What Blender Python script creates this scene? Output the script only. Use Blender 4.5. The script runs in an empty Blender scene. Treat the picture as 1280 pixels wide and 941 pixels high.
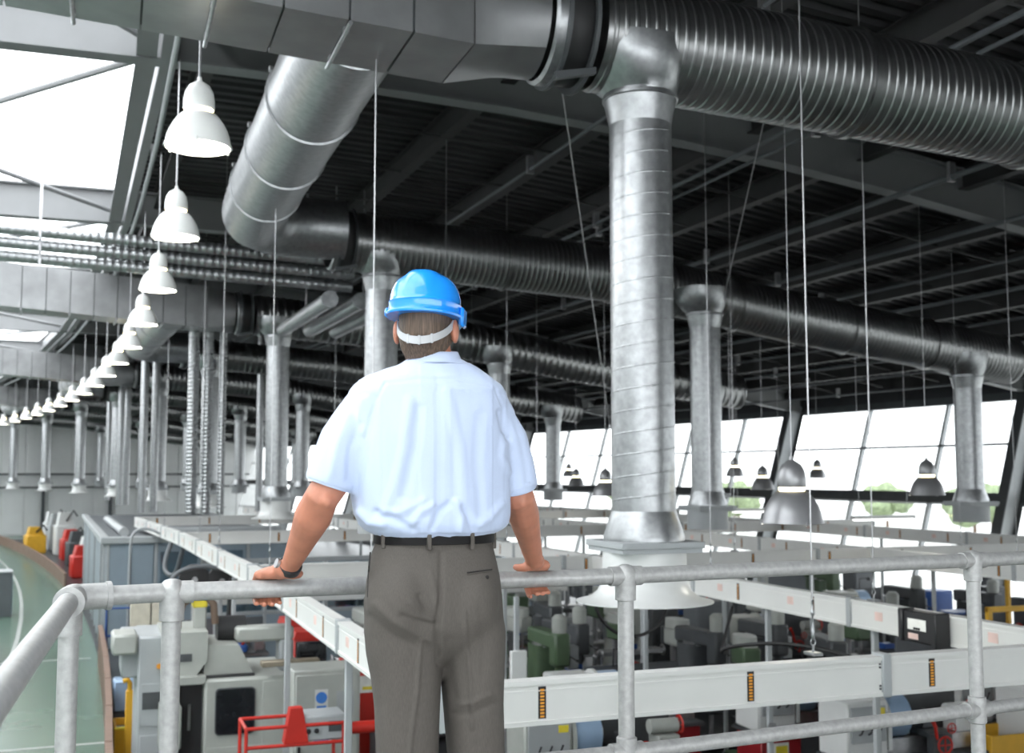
import bpy, bmesh, math, random
from mathutils import Vector, Matrix, noise
random.seed(7)
PI = math.pi
SC = bpy.context.scene
COL = SC.collection

# ------------------------------------------------------------------ camera
F, CX, CY, HZ, EYE = 1430.0, 640.0, 470.5, 591.0, 4.25
YAW, PIT = math.radians(19.02), math.atan((HZ - CY) / F)
FWD = Vector((math.sin(YAW) * math.cos(PIT), math.cos(YAW) * math.cos(PIT), math.sin(PIT)))
RT = Vector((math.cos(YAW), -math.sin(YAW), 0))
UP = RT.cross(FWD)
ORG = Vector((0, 0, EYE))
cam = bpy.data.cameras.new('camera')
cam.sensor_width = 36.0
cam.lens = F / 1280 * 36
cam.clip_end = 600
cam.clip_start = .05
cam.dof.use_dof = True
cam.dof.focus_distance = 3.9
cam.dof.aperture_fstop = 4.0
camo = bpy.data.objects.new('camera', cam)
COL.objects.link(camo)
camo.matrix_world = Matrix.Translation(ORG) @ Matrix((RT, UP, -FWD)).transposed().to_4x4()
SC.camera = camo

# ------------------------------------------------------------------ sky and exposure
w = bpy.data.worlds.new('overcast_sky')
SC.world = w
w.use_nodes = True
bg = w.node_tree.nodes['Background']
bg.inputs['Color'].default_value = (.93, .97, 1, 1)
bg.inputs['Strength'].default_value = 4.6
SC.view_settings.view_transform = 'Standard'
SC.view_settings.look = 'None'
SC.view_settings.exposure = 0.4
SC.view_settings.gamma = 1.0
SC.view_settings.use_curve_mapping = False
SC.cycles.use_denoising = True
SC.cycles.max_bounces = 8
SC.cycles.diffuse_bounces = 4
SC.cycles.glossy_bounces = 4
SC.cycles.transparent_max_bounces = 12
SC.cycles.sample_clamp_indirect = 8.0
SC.cycles.caustics_reflective = False
SC.cycles.caustics_refractive = False

# ------------------------------------------------------------------ the curved hall: s along the arc, r towards the window side
RAD = 250.0
BAY = 8.9
def P(s, r, z=0.0):
    a = (s - 8) / RAD
    return Vector((-RAD + (RAD + r) * math.cos(a), 8 + (RAD + r) * math.sin(a), z))
def ang(s): return (s - 8) / RAD
def un(px, py, Y=None, Z=None, d=None):
    v = FWD + RT * ((px - CX) / F) - UP * ((py - CY) / F)
    t = d if d is not None else ((Y - ORG.y) / v.y if Y is not None else (Z - ORG.z) / v.z)
    return ORG + v * t

# ------------------------------------------------------------------ materials
def lin(c):
    c = c / 255.0
    return c / 12.92 if c <= .04045 else ((c + .055) / 1.055) ** 2.4
def rgb(r, g, b): return (lin(r), lin(g), lin(b), 1)
MATS = {}
def mat(name, col, rough=.5, metal=0.0, var=.12, scale=6.0, bump=0.0, bscale=60.0, stretch=None, spec=.5, emit=None, estr=0.0, coat=0.0):
    if name in MATS: return MATS[name]
    m = bpy.data.materials.new(name)
    m.use_nodes = True
    nt = m.node_tree
    b = nt.nodes['Principled BSDF']
    b.inputs['Roughness'].default_value = rough
    b.inputs['Metallic'].default_value = metal
    b.inputs['Specular IOR Level'].default_value = spec
    if coat: b.inputs['Coat Weight'].default_value = coat; b.inputs['Coat Roughness'].default_value = .08
    tc = nt.nodes.new('ShaderNodeTexCoord')
    mp = nt.nodes.new('ShaderNodeMapping')
    nt.links.new(tc.outputs['Object'], mp.inputs['Vector'])
    if stretch: mp.inputs['Scale'].default_value = stretch
    n = nt.nodes.new('ShaderNodeTexNoise')
    n.inputs['Scale'].default_value = scale
    n.inputs['Detail'].default_value = 5
    nt.links.new(mp.outputs['Vector'], n.inputs['Vector'])
    r = nt.nodes.new('ShaderNodeValToRGB')
    r.color_ramp.elements[0].position = .3
    r.color_ramp.elements[1].position = .7
    r.color_ramp.elements[0].color = tuple(c * (1 - var) for c in col[:3]) + (1,)
    r.color_ramp.elements[1].color = tuple(min(1, c * (1 + var)) for c in col[:3]) + (1,)
    nt.links.new(n.outputs['Fac'], r.inputs['Fac'])
    nt.links.new(r.outputs['Color'], b.inputs['Base Color'])
    if bump:
        n2 = nt.nodes.new('ShaderNodeTexNoise')
        n2.inputs['Scale'].default_value = bscale
        n2.inputs['Detail'].default_value = 4
        nt.links.new(mp.outputs['Vector'], n2.inputs['Vector'])
        bp = nt.nodes.new('ShaderNodeBump')
        bp.inputs['Strength'].default_value = bump
        bp.inputs['Distance'].default_value = .01
        nt.links.new(n2.outputs['Fac'], bp.inputs['Height'])
        nt.links.new(bp.outputs['Normal'], b.inputs['Normal'])
    if emit:
        b.inputs['Emission Color'].default_value = emit
        b.inputs['Emission Strength'].default_value = estr
    MATS[name] = m
    return m
def glass_mat(name, tint, gl=.06):
    m = bpy.data.materials.new(name); m.use_nodes = True
    nt = m.node_tree; nt.nodes.clear()
    out = nt.nodes.new('ShaderNodeOutputMaterial')
    mx = nt.nodes.new('ShaderNodeMixShader'); mx.inputs[0].default_value = gl
    t = nt.nodes.new('ShaderNodeBsdfTransparent'); t.inputs[0].default_value = tint
    g = nt.nodes.new('ShaderNodeBsdfGlossy'); g.inputs['Roughness'].default_value = .02
    nt.links.new(t.outputs[0], mx.inputs[1]); nt.links.new(g.outputs[0], mx.inputs[2])
    nt.links.new(mx.outputs[0], out.inputs['Surface'])
    MATS[name] = m
    return m

galv = mat('galvanised_steel', (.37, .38, .388, 1), .36, .92, .16, 14, .05, 90)
galv_rib = mat('shaded_ribbed_galvanised', (.29, .294, .294, 1), .30, .95, .10, 9)  # darker copy of the duct steel, dimness under the roof put into colour
galv_rail = mat('weathered_galvanised_pipe', (.38, .382, .376, 1), .48, .35, .14, 45, .10, 160)
plen = mat('duct_sheet_metal', (.32, .325, .33, 1), .38, .85, .12, 3)
blackrub = mat('black_rubber', (.015, .015, .016, 1), .55)
blackp = mat('black_plastic', (.02, .02, .022, 1), .4)
steel_paint = mat('grey_painted_steel', (.22, .225, .23, 1), .55, 0, .06, 2)
deckm = mat('dark_roof_deck', (.038, .038, .040, 1), .5, .3, .15, 2)
purlinm = mat('dark_purlin_paint', (.032, .032, .033, 1), .6, 0, .15, 3)
white = mat('white_enamel', (.66, .67, .66, 1), .35, 0, .03, 3)
offwhite = mat('cream_machine_paint', (.40, .415, .385, 1), .42, 0, .07, 4)
lgrey = mat('light_grey_paint', (.38, .40, .41, 1), .45, 0, .05, 3)
mgrey = mat('mid_grey_paint', (.115, .125, .135, 1), .5, 0, .08, 3)
dgrey = mat('dark_grey_paint', (.065, .07, .075, 1), .5, 0, .12, 4)
bluegrey = mat('blue_grey_panel', (.27, .33, .38, 1), .42, 0, .05, 2)
alu = mat('trunking_white_enamel', (.70, .70, .68, 1), .42, 0, .04, 2)
red = mat('machine_red', (.55, .03, .02, 1), .4, 0, .08, 4)
dred = mat('dark_red_cabinet', (.28, .015, .02, 1), .45, 0, .12, 4)
blue = mat('machine_blue', (.03, .10, .35, 1), .4, 0, .1, 4)
pblue = mat('pale_blue_guard', (.30, .42, .58, 1), .3, .1, .08, 4)
yellow = mat('safety_yellow', (.72, .40, .03, 1), .45, 0, .08, 4)
byellow = mat('bright_yellow', (.80, .66, .05, 1), .45)
orange = mat('sticker_orange', (.80, .33, .03, 1), .5)
green = mat('machine_green', (.075, .12, .065, 1), .45, 0, .1, 4)
steel = mat('bare_steel', (.45, .45, .46, 1), .32, .9, .15, 12)
wood = mat('brown_timber_edge', (.20, .125, .09, 1), .6, 0, .2, 3, stretch=(8, .6, 8))
paper = mat('paper_label', (.80, .80, .76, 1), .6)
pinkp = mat('pink_label', (.75, .55, .50, 1), .6)
lampw = mat('skylit_lamp_white', (.86, .87, .85, 1), .3, 0, .02)  # lit copy of the satin lamp shade, skylight brightness put into the white
lampg = mat('satin_grey_shade', (.36, .36, .37, 1), .38, .55, .05)
lampglow = mat('lamp_diffuser_glow', (.9, .9, .85, 1), .4, emit=(1, .95, .82, 1), estr=14)
lampring = mat('lamp_gap_glow', (.9, .85, .7, 1), .4, emit=(1, .83, .45, 1), estr=9)
concrete = mat('concrete', (.45, .45, .44, 1), .8, 0, .15, 2, .1, 30)
leaf = mat('hedge_green', (.24, .30, .17, 1), .7, 0, .4, 5)
screenm = mat('dark_screen', (.012, .013, .016, 1), .12)
glassw = glass_mat('window_glass', (.98, .98, .98, 1), .05)
glasst = glass_mat('tinted_window_glass', (.77, .775, .775, 1), .05)
glassb = glass_mat('booth_glass', (.62, .70, .74, 1), .12)

# ------------------------------------------------------------------ mesh helpers
class MB:
    def __init__(s): s.v = []; s.f = []; s.m = []
    def add(s, vs, fs, mi=0, M=None):
        o = len(s.v)
        s.v += [tuple(M @ Vector(v)) if M else tuple(v) for v in vs]
        s.f += [tuple(i + o for i in f) for f in fs]
        s.m += [mi] * len(fs)
        return s
    def box(s, x0, x1, y0, y1, z0, z1, mi=0, M=None):
        vs = [(x, y, z) for z in (z0, z1) for y in (y0, y1) for x in (x0, x1)]
        return s.add(vs, [(0, 2, 3, 1), (4, 5, 7, 6), (0, 1, 5, 4), (2, 6, 7, 3), (0, 4, 6, 2), (1, 3, 7, 5)], mi, M)
    def cbox(s, x0, x1, y0, y1, z0, z1, b=.01, mi=0, M=None):
        b = min(b, (x1 - x0) * .45, (y1 - y0) * .45, (z1 - z0) * .45)
        lo, hi = (x0, y0, z0), (x1, y1, z1)
        vs = []; idx = {}
        for c in range(8):
            sg = [(c >> k) & 1 for k in range(3)]
            for ax in range(3):
                p = []
                for k in range(3):
                    e = hi[k] if sg[k] else lo[k]
                    p.append(e if k == ax else e - b * (1 if sg[k] else -1))
                idx[(c, ax)] = len(vs); vs.append(p)
        fs = []
        for ax in range(3):
            u, v = (ax + 1) % 3, (ax + 2) % 3
            for sd in (0, 1):
                q = [(sd << ax) | (a << u) | (bb << v) for a, bb in ((0, 0), (1, 0), (1, 1), (0, 1))]
                f = [idx[(c, ax)] for c in q]
                fs.append(tuple(f if sd else f[::-1]))
        for ax in range(3):
            u, v = (ax + 1) % 3, (ax + 2) % 3
            for a in (0, 1):
                for bb in (0, 1):
                    c0 = (a << u) | (bb << v); c1 = c0 | (1 << ax)
                    f = [idx[(c0, u)], idx[(c1, u)], idx[(c1, v)], idx[(c0, v)]]
                    fs.append(tuple(f if a ^ bb else f[::-1]))
        for c in range(8):
            f = [idx[(c, 0)], idx[(c, 1)], idx[(c, 2)]]
            n = bin(c).count('1')
            fs.append(tuple(f if n % 2 else f[::-1]))
        return s.add(vs, fs, mi, M)
    def loft(s, rings, cap=True, mi=0, M=None, close=True):
        n = len(rings[0]); vs = [p for r in rings for p in r]; fs = []
        for i in range(len(rings) - 1):
            for j in range(n if close else n - 1):
                a, b = i * n + j, i * n + (j + 1) % n
                fs.append((a, b, b + n, a + n))
        if cap and close:
            fs.append(tuple(range(n))[::-1]); k = (len(rings) - 1) * n
            fs.append(tuple(range(k, k + n)))
        return s.add(vs, fs, mi, M)
    def lathe(s, prof, seg=24, c=(0, 0, 0), cap=True, mi=0, M=None):
        rings = [[(c[0] + r * math.cos(2 * PI * k / seg), c[1] + r * math.sin(2 * PI * k / seg), c[2] + z) for k in range(seg)] for r, z in prof]
        return s.loft(rings, cap, mi, M)
    def path(s, pts, r, seg=10, cap=True, mi=0, M=None):
        pts = [Vector(p) for p in pts]
        rr = r if isinstance(r, (list, tuple)) else [r] * len(pts)
        d0 = (pts[1] - pts[0]).normalized()
        u = d0.orthogonal().normalized()
        if abs(d0.z) < .9: u = Vector((0, 0, 1)).cross(d0).normalized()
        rings = []
        for i, p in enumerate(pts):
            if i == 0: d = d0
            elif i == len(pts) - 1: d = (pts[-1] - pts[-2]).normalized()
            else: d = ((pts[i + 1] - p).normalized() + (p - pts[i - 1]).normalized()).normalized()
            u = (u - d * u.dot(d)).normalized(); v = d.cross(u)
            rings.append([tuple(p + (u * math.cos(2 * PI * k / seg) + v * math.sin(2 * PI * k / seg)) * rr[i]) for k in range(seg)])
        return s.loft(rings, cap, mi, M)
    def ell(s, c, rx, ry, rz, seg=16, n=10, mi=0, M=None):
        rings = []
        for i in range(n + 1):
            t = PI * (i + .02) / (n + .04) - PI / 2
            rings.append([(c[0] + rx * math.cos(t) * math.cos(2 * PI * k / seg), c[1] + ry * math.cos(t) * math.sin(2 * PI * k / seg), c[2] + rz * math.sin(t)) for k in range(seg)])
        return s.loft(rings, True, mi, M)
    def prism(s, poly, y0, y1, mi=0, M=None):          # polygon in x,z swept along y
        n = len(poly)
        vs = [(x, y0, z) for x, z in poly] + [(x, y1, z) for x, z in poly]
        fs = [tuple(range(n)), tuple(range(n, 2 * n))[::-1]] + [(i, i + n, (i + 1) % n + n, (i + 1) % n) for i in range(n)]
        return s.add(vs, fs, mi, M)
def obj(name, mb, mats, parent=None, loc=None, rz=0.0, sharp=38):
    me = bpy.data.meshes.new(name)
    me.from_pydata(mb.v, [], mb.f)
    mats = mats if isinstance(mats, (list, tuple)) else [mats]
    for m in mats: me.materials.append(m)
    if len(mats) > 1: me.polygons.foreach_set('material_index', mb.m)
    bm = bmesh.new(); bm.from_mesh(me); bmesh.ops.recalc_face_normals(bm, faces=bm.faces); bm.to_mesh(me); bm.free()
    me.polygons.foreach_set('use_smooth', [True] * len(me.polygons))
    me.set_sharp_from_angle(angle=math.radians(sharp))
    o = bpy.data.objects.new(name, me)
    COL.objects.link(o)
    if parent: o.parent = parent
    if loc is not None: o.location = loc
    if rz: o.rotation_euler = (0, 0, rz)
    return o
def inst(name, src, parent=None, loc=None, rz=None, rot=None, scale=None):
    o = bpy.data.objects.new(name, src.data); COL.objects.link(o)
    if parent: o.parent = parent
    if loc is not None: o.location = loc
    if rz is not None: o.rotation_euler = (0, 0, rz)
    if rot is not None: o.rotation_euler = rot
    if scale is not None: o.scale = scale
    return o
def tag(o, label, cat, group=None):
    o['label'] = label; o['category'] = cat
    if group: o['group'] = group
    return o
def thing(name, label, cat, loc=(0, 0, 0), rz=0.0, group=None):
    o = bpy.data.objects.new(name, None); COL.objects.link(o)
    o.empty_display_size = .1
    o.location = loc; o.rotation_euler = (0, 0, rz)
    return tag(o, label, cat, group)
def struct(o): o['kind'] = 'structure'; return o
def copy_tree(o, parent=None):
    c = o.copy(); COL.objects.link(c)
    if parent: c.parent = parent
    for ch in list(o.children): copy_tree(ch, c)
    return c
def dup(o, loc, rz=0.0, label=None, group=None, scale=None):
    c = copy_tree(o); c.location = loc; c.rotation_euler = (0, 0, rz)
    if label: c['label'] = label
    if group: c['group'] = group
    if scale: c.scale = (scale,) * 3
    return c
def B(*a, **k): return MB().box(*a, **k)
def CB(*a, **k): return MB().cbox(*a, **k)

# ------------------------------------------------------------------ roof profile
def zr(r):                                   # underside of the rafters
    if r < 1: return 8.80 - .005 * (1 - r)
    if r < 12.5: return 8.80 - .0075 * (r - 1) ** 2
    return 8.80 - .0075 * 11.5 ** 2 - .158 * (r - 12.5)
def zd(r):                                   # duct axis
    pts = [(-6, 8.42), (3.5, 7.84), (8, 7.60), (11.8, 7.02), (16.6, 6.45)]
    for (a, za), (b, zb) in zip(pts, pts[1:]):
        if r <= b: return za + (zb - za) * (r - a) / (b - a)
    return pts[-1][1]
RAFT = [4.1 + BAY * k for k in range(-1, 10)]        # rafter positions along the arc: 4.1 13.0 21.9 ...
S0, S1 = RAFT[0], RAFT[-1]
DUCTS = [8.4 + BAY * k for k in range(0, 9)]

# ------------------------------------------------------------------ structure: floor, walls, roof
def arcgrid(s0, s1, r0, r1, z, n=24, m=2, thick=.2):
    mb = MB()
    top = [[tuple(P(s0 + (s1 - s0) * i / n, r0 + (r1 - r0) * j / m, z)) for j in range(m + 1)] for i in range(n + 1)]
    bot = [[(x, y, zz - thick) for x, y, zz in row] for row in top]
    vs = [p for row in top for p in row] + [p for row in bot for p in row]
    k = (n + 1) * (m + 1); fs = []
    for i in range(n):
        for j in range(m):
            a = i * (m + 1) + j
            fs.append((a, a + 1, a + m + 2, a + m + 1)); fs.append((k + a, k + a + m + 1, k + a + m + 2, k + a + 1))
    for i in range(n):
        a = i * (m + 1); fs.append((a, a + m + 1, k + a + m + 1, k + a)); a += m; fs.append((a, k + a, k + a + m + 1, a + m + 1))
    for j in range(m):
        fs.append((j, k + j, k + j + 1, j + 1)); a = n * (m + 1) + j; fs.append((a, a + 1, k + a + 1, k + a))
    return mb.add(vs, fs)
floorm = mat('green_epoxy_floor', rgb(96, 120, 106), .22, 0, .07, .6, .03, 8)
floor = struct(obj('floor', arcgrid(S0, S1, -6.2, 21.2, 0, 40, 4, .3), floorm))
def strip(name, s0, s1, rf, wd, z0, z1, m, parent, n=14):
    mb = MB()
    rings = []
    for i in range(n + 1):
        s = s0 + (s1 - s0) * i / n; r = rf(s)
        rings.append([tuple(P(s, r - wd / 2, z0)), tuple(P(s, r + wd / 2, z0)), tuple(P(s, r + wd / 2, z1)), tuple(P(s, r - wd / 2, z1))])
    return obj(name, mb.loft(rings), m, parent)
mark = mat('worn_white_line', (.36, .38, .36, 1), .5, 0, .2, 8)
strip('painted_line', 12, 70, lambda s: -1.45 + .055 * (s - 26), .1, .0005, .003, mark, floor)
for s in (19.6, 28.5):
    obj('painted_line', B(-1.6, .4, -.05, .05, .0005, .003), mark, floor, P(s, 0), ang(s))
ground = struct(obj('ground_outside', arcgrid(S0 - 30, S1 + 20, 21.3, 120, -.05, 20, 4, .3), mat('pale_paving', (.55, .55, .53, 1), .8, 0, .1, .5)))
struct(obj('ground_outside', arcgrid(S0 - 30, S1 + 20, -70, -6.5, -.05, 20, 4, .3), MATS['pale_paving']))
# left wall: low solid wall, then glazing up to the roof
wl = struct(obj('wall_left', arcgrid(S0, S1, -6.4, -6.2, 7.2, 30, 1, 7.2), mat('white_wall_panel', (.72, .73, .73, 1), .5, 0, .04, 1)))
# end walls of vertical sheet panels with dark joints
def endwall(name, s):
    base = struct(obj(name, B(-6.3, 22.8, 0, .15, 0, 9.6), MATS['white_wall_panel'], None, P(s, 0), ang(s)))
    pm = None
    for k in range(19):
        x = -6.2 + 1.52 * k
        if pm is None: pm = obj('wall_panel', CB(0, 1.46, -.05, -.002, .1, 9.5, .02), MATS['white_wall_panel'], base, (x, 0, 0)); pm0 = pm
        else: inst('wall_panel', pm0, base, (x, 0, 0))
    return base
we = endwall('wall_end', S1)
for x in (-2, 2.6, 7.1, 11.7): obj('wall_post', B(-.1, .1, -.3, -.06, 0, 9.5), dgrey, we, (x, 0, 0))
for z in (3.2, 4.1): obj('wall_rail', B(-6, 22, -.5, -.38, z, z + .12), dgrey, we)
wb = struct(obj('wall_back', B(-6.3, 22.8, -.15, 0, 0, 3.0), MATS['white_wall_panel'], None, P(S0, 0), ang(S0)))
obj('upper_panel', B(-6.3, 22.8, -.15, 0, 6.4, 9.7), MATS['white_wall_panel'], wb); obj('side_panel', B(11, 22.8, -.15, 0, 3.0, 6.4), MATS['white_wall_panel'], wb)
wn = struct(obj('window_60', B(-6.3, 11, -.1, .0, 3.0, 3.1), white, None, P(S0, 0), ang(S0)))  # unseen window added behind the gallery to light the man and railing
for k in range(6):
    x = -6.2 + 2.87 * k
    obj('mullion', B(x - .05, x + .05, -.1, 0, 3.1, 6.4), white, wn); obj('pane', B(x + .05, x + 2.82, -.06, -.04, 3.1, 6.4), glassw, wn)
# roof deck: folded sheet, ribs running across the hall
def deck():
    mb = MB(); pitch = .30
    nper = int((S1 - S0) / pitch)
    rs = [.5, 2.5, 4.5, 6.5, 8.5, 10.5, 12.5, 23.2]
    rows = []
    for i in range(nper):
        s = S0 + i * pitch
        for ds, dz in ((0, 0), (.13, 0), (.17, .075), (.26, .075)):
            rows.append((s + ds, dz))
    rings = [[tuple(P(s, r, zr(r) + .72 + dz)) for r in rs] for s, dz in rows]
    mb.loft(rings, False, close=False)
    return obj('ceiling', mb, deckm, sharp=20)
ceil = struct(deck())
obj('roof_skin', arcgrid(S0, S1, .5, 12.5, 9.70, 20, 1, .05), deckm, ceil).location = (0, 0, 0)
# rafters
def ibeam(poly, fw=.22, ft=.025, wt=.02, dep=.55):
    mb = MB()
    for (ra, za), (rb, zb) in zip(poly, poly[1:]):
        for y0, y1, a, b in ((-fw / 2, fw / 2, 0, ft), (-wt / 2, wt / 2, ft, dep - ft), (-fw / 2, fw / 2, dep - ft, dep)):
            mb.add([(ra, y0, za + a), (rb, y0, zb + a), (rb, y1, zb + a), (ra, y1, za + a), (ra, y0, za + b), (rb, y0, zb + b), (rb, y1, zb + b), (ra, y1, za + b)],
                   [(0, 1, 2, 3), (4, 7, 6, 5), (0, 4, 5, 1), (3, 2, 6, 7), (0, 3, 7, 4), (1, 5, 6, 2)])
    return mb
rs = [-6.2, .5, 2.5, 4.5, 6.5, 8.5, 10.5, 12.5, 16, 22.6]
raf0 = obj('rafter', ibeam([(r, zr(r)) for r in rs], .26, .03, .025, .62), steel_paint, ceil, P(RAFT[0], 0), ang(RAFT[0]))
for s in RAFT[1:]: inst('rafter', raf0, ceil, P(s, 0), ang(s))
# purlins, bay by bay
PUR = [1.0 + 1.75 * k for k in range(13)]
for r in PUR:
    src = None
    for k, s in enumerate(RAFT[:-1]):
        a, b = P(s, r), P(s + BAY, r)
        if src is None:
            L = (b - a).length; H = .34
            mb = MB().box(0, L, -.09, .09, 0, .02).box(0, L, -.012, .012, .02, H).box(0, L, -.09, .09, H, H + .02)
            src = obj('purlin', mb, purlinm, ceil); o = src
        else: o = inst('purlin', src, ceil)
        o.location = (a.x, a.y, zr(r) + .34); o.rotation_euler = (0, 0, math.atan2(b.y - a.y, b.x - a.x))
# sag rods across the purlins
rod = None
for k, s in enumerate(RAFT[0:7]):
    for t in (.27, .5, .73):
        for j in range(2):
            ra, rb = (1.0, 11.5) if j == 0 else (11.5, 21.8)
            o = obj('sag_rod', MB().path([(q, 0, zr(q) + .40) for q in (ra, (ra + rb) / 2, rb)], .022, 6), purlinm, ceil, P(s + BAY * t, 0), ang(s + BAY * t))
# curb beside the skylight and its glazing
for k, s in enumerate(RAFT[:-1]):
    a, b = P(s, .45), P(s + BAY, .45)
    L = (b - a).length
    o = obj('curb_beam', MB().box(0, L, -.06, .06, 0, .62).box(0, L, .10, .32, .02, .07), steel_paint, ceil, (a.x, a.y, zr(.45)), math.atan2(b.y - a.y, b.x - a.x))
    wn = struct(obj('window_%d' % (k + 1), B(0, L, -.05, .05, 0, .12), white, None, (P(s, -2.9).x, P(s, -2.9).y, 9.42), math.atan2(b.y - a.y, b.x - a.x)))
    obj('pane', B(.02, L - .02, .06, 3.36, .05, .07), glassw, wn)
    obj('pane', B(.02, L - .02, -3.3, -.06, .05, .07), glassw, wn)
# white wind braces under the skylight
for k, s in enumerate(RAFT[0:8]):
    a, b = P(s + .2, .3, 8.95), P(s + BAY - .2, -5.8, 8.9)
    c, d = P(s + .2, -5.8, 8.9), P(s + BAY - .2, .3, 8.95)
    obj('wind_brace', MB().path([a, b], .045, 8), steel_paint, ceil); obj('wind_brace', MB().path([c, d], .045, 8), steel_paint, ceil)

# leaning window wall on the far side
def rw(z): return 22.0 + .30 * (z - 3.69)
nwin = len(RAFT)
rows = [(.25, 1.75), (1.80, 3.42), (3.72, 4.98), (5.03, 6.17)]
for k, s in enumerate(RAFT[:-1]):
    s2 = s + BAY
    A = lambda t, z: P(s + BAY * t, rw(z), z)
    def bar(t0, z0, t1, z1, wd, dp):
        p, q = A(t0, z0), A(t1, z1)
        u = (q - p).normalized(); nrm = Vector((math.cos(ang(s + 4)), math.sin(ang(s + 4)), -.3)).normalized(); v = u.cross(nrm).normalized()
        m = MB()
        vs = [tuple(e + v * a * wd / 2 + nrm * b * dp / 2) for e in (p, q) for a, b in ((-1, -1), (1, -1), (1, 1), (-1, 1))]
        return m.add(vs, [(0, 1, 2, 3), (4, 7, 6, 5), (0, 4, 5, 1), (1, 5, 6, 2), (2, 6, 7, 3), (3, 7, 4, 0)])
    wn = struct(obj('window_%d' % (k + 20), bar(0, 3.56, 1, 3.56, .30, .22), dgrey))
    obj('head_panel', bar(0, 6.62, 1, 6.62, .72, .06), dgrey, wn)
    for z in (.12, 1.775, 5.0, 6.26): obj('transom', bar(0, z, 1, z, .05 if z in (1.775, 5.0) else .22, .08), mgrey, wn)
    for t in (1 / 3, 2 / 3): obj('mullion', bar(t, .1, t, 6.3, .09, .13), lgrey, wn)
    for za, zb in rows:
        for j in range(3):
            t0, t1 = j / 3 + .006, (j + 1) / 3 - .006
            m = MB().add([tuple(A(t0, za)), tuple(A(t1, za)), tuple(A(t1, zb)), tuple(A(t0, zb))], [(0, 1, 2, 3)])
            m2 = [Vector(v) + Vector((.02, 0, -.006)) for v in m.v]
            m.add([tuple(v) for v in m2], [(3, 2, 1, 0)]); m.f += [(0, 4, 5, 1), (1, 5, 6, 2), (2, 6, 7, 3), (3, 7, 4, 0)]; m.m += [0] * 4
            obj('pane', m, glasst, wn)
for k, s in enumerate(RAFT[:-1]):            # leaning columns at each rafter
    a, b = P(s, rw(0) - .42, 0), P(s, rw(6.5) - .42, 6.5)
    u = (b - a).normalized(); t = Vector((-math.sin(ang(s)), math.cos(ang(s)), 0)); n = t.cross(u).normalized()
    def bm_(e0, e1, f0, f1):
        return ([tuple(p + t * x + n * y) for p in (a, b) for x, y in ((e0, f0), (e1, f0), (e1, f1), (e0, f1))], [(0, 1, 2, 3), (4, 7, 6, 5), (0, 4, 5, 1), (1, 5, 6, 2), (2, 6, 7, 3), (3, 7, 4, 0)])
    c = struct(obj('trim_%d' % (k + 1), MB().add(*bm_(-.012, .012, -.26, .26)), lgrey))
    obj('flange', MB().add(*bm_(-.16, .16, -.28, -.26)), dgrey, c); obj('flange', MB().add(*bm_(-.16, .16, .26, .28)), dgrey, c)

# gallery the man stands on
gal = struct(obj('floor_gallery', CB(-.22, 9.0, -4.6, 3.84, 2.75, 2.95, .01), mat('gallery_concrete', (.40, .40, .39, 1), .7, 0, .1, 3)))
obj('edge_beam', B(-.22, 9.0, 3.70, 3.84, 2.45, 2.75), steel_paint, gal)
for x in (.2, 4.5, 8.6): obj('support_column', B(x - .1, x + .1, 3.2, 3.4, 0, 2.75), steel_paint, gal)
# glazing above the low walls beside and behind the gallery
for k, s in enumerate(RAFT[:-1]):
    a, b = P(s, -6.3), P(s + BAY, -6.3); L = (b - a).length
    wn = struct(obj('window_%d' % (k + 40), MB().box(0, L, -.06, .06, 0, .12).box(0, .1, -.06, .06, .12, 2.2), white, None, (a.x, a.y, 7.2), math.atan2(b.y - a.y, b.x - a.x)))
    obj('pane', B(.12, L - .02, -.01, .01, .12, 2.2), glassw, wn)
# ------------------------------------------------------------------ railing
RZ, RZ2, RR = 3.89, 3.285, .0285
corner = Vector((-.09, 3.60, RZ))
pts = [Vector((.17, 3.65, RZ)), Vector((1.70, 3.71, RZ)), Vector((3.36, 3.90, RZ)), Vector((5.1, 4.12, RZ))]
rail = thing('railing', 'galvanised tubular steel guard railing gripped by the man in the blue helmet', 'railing', (0, 0, 0))
chain = [corner] + pts
def ext(a, b, e): d = (b - a).normalized(); return a + d * e, b - d * e
def pipe(name, a, b, r=RR, parent=rail, m=galv_rail, seg=20): return obj(name, MB().path([a, b], r, seg), m, parent)
for a, b in zip(chain, chain[1:]):
    pipe('top_rail', a, b)
    pipe('middle_rail', a + Vector((0, 0, RZ2 - RZ)), b + Vector((0, 0, RZ2 - RZ)), RR * .92)
lrail = [Vector((-.115, 3.53, RZ)), Vector((-.175, 1.95, RZ)), Vector((-.2, -.2, RZ))]
for a, b in zip(lrail, lrail[1:]):
    pipe('top_rail', a, b); pipe('middle_rail', a + Vector((0, 0, RZ2 - RZ)), b + Vector((0, 0, RZ2 - RZ)), RR * .92)
for p in pts + [Vector((-.185, .9, RZ))]:
    pipe('post', Vector((p.x, p.y, 2.95)), p, RR)
    f = MB()
    f.lathe([(.030, -.085), (.037, -.083), (.037, -.03), (.038, -.01), (.039, .008), (.035, .024), (.024, .036), (.008, .041)], 20, p)
    obj('ball_fitting', f, galv_rail, rail)
    f = MB().lathe([(.0295, -.055), (.036, -.05), (.036, .05), (.0295, .055)], 20, Vector((p.x, p.y, RZ2)))
    obj('cross_fitting', f, galv_rail, rail)
    obj('base_flange', MB().lathe([(.06, 0), (.06, .012), (.035, .02), (.035, .05)], 16, Vector((p.x, p.y, 2.95))), galv_rail, rail)
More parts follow.
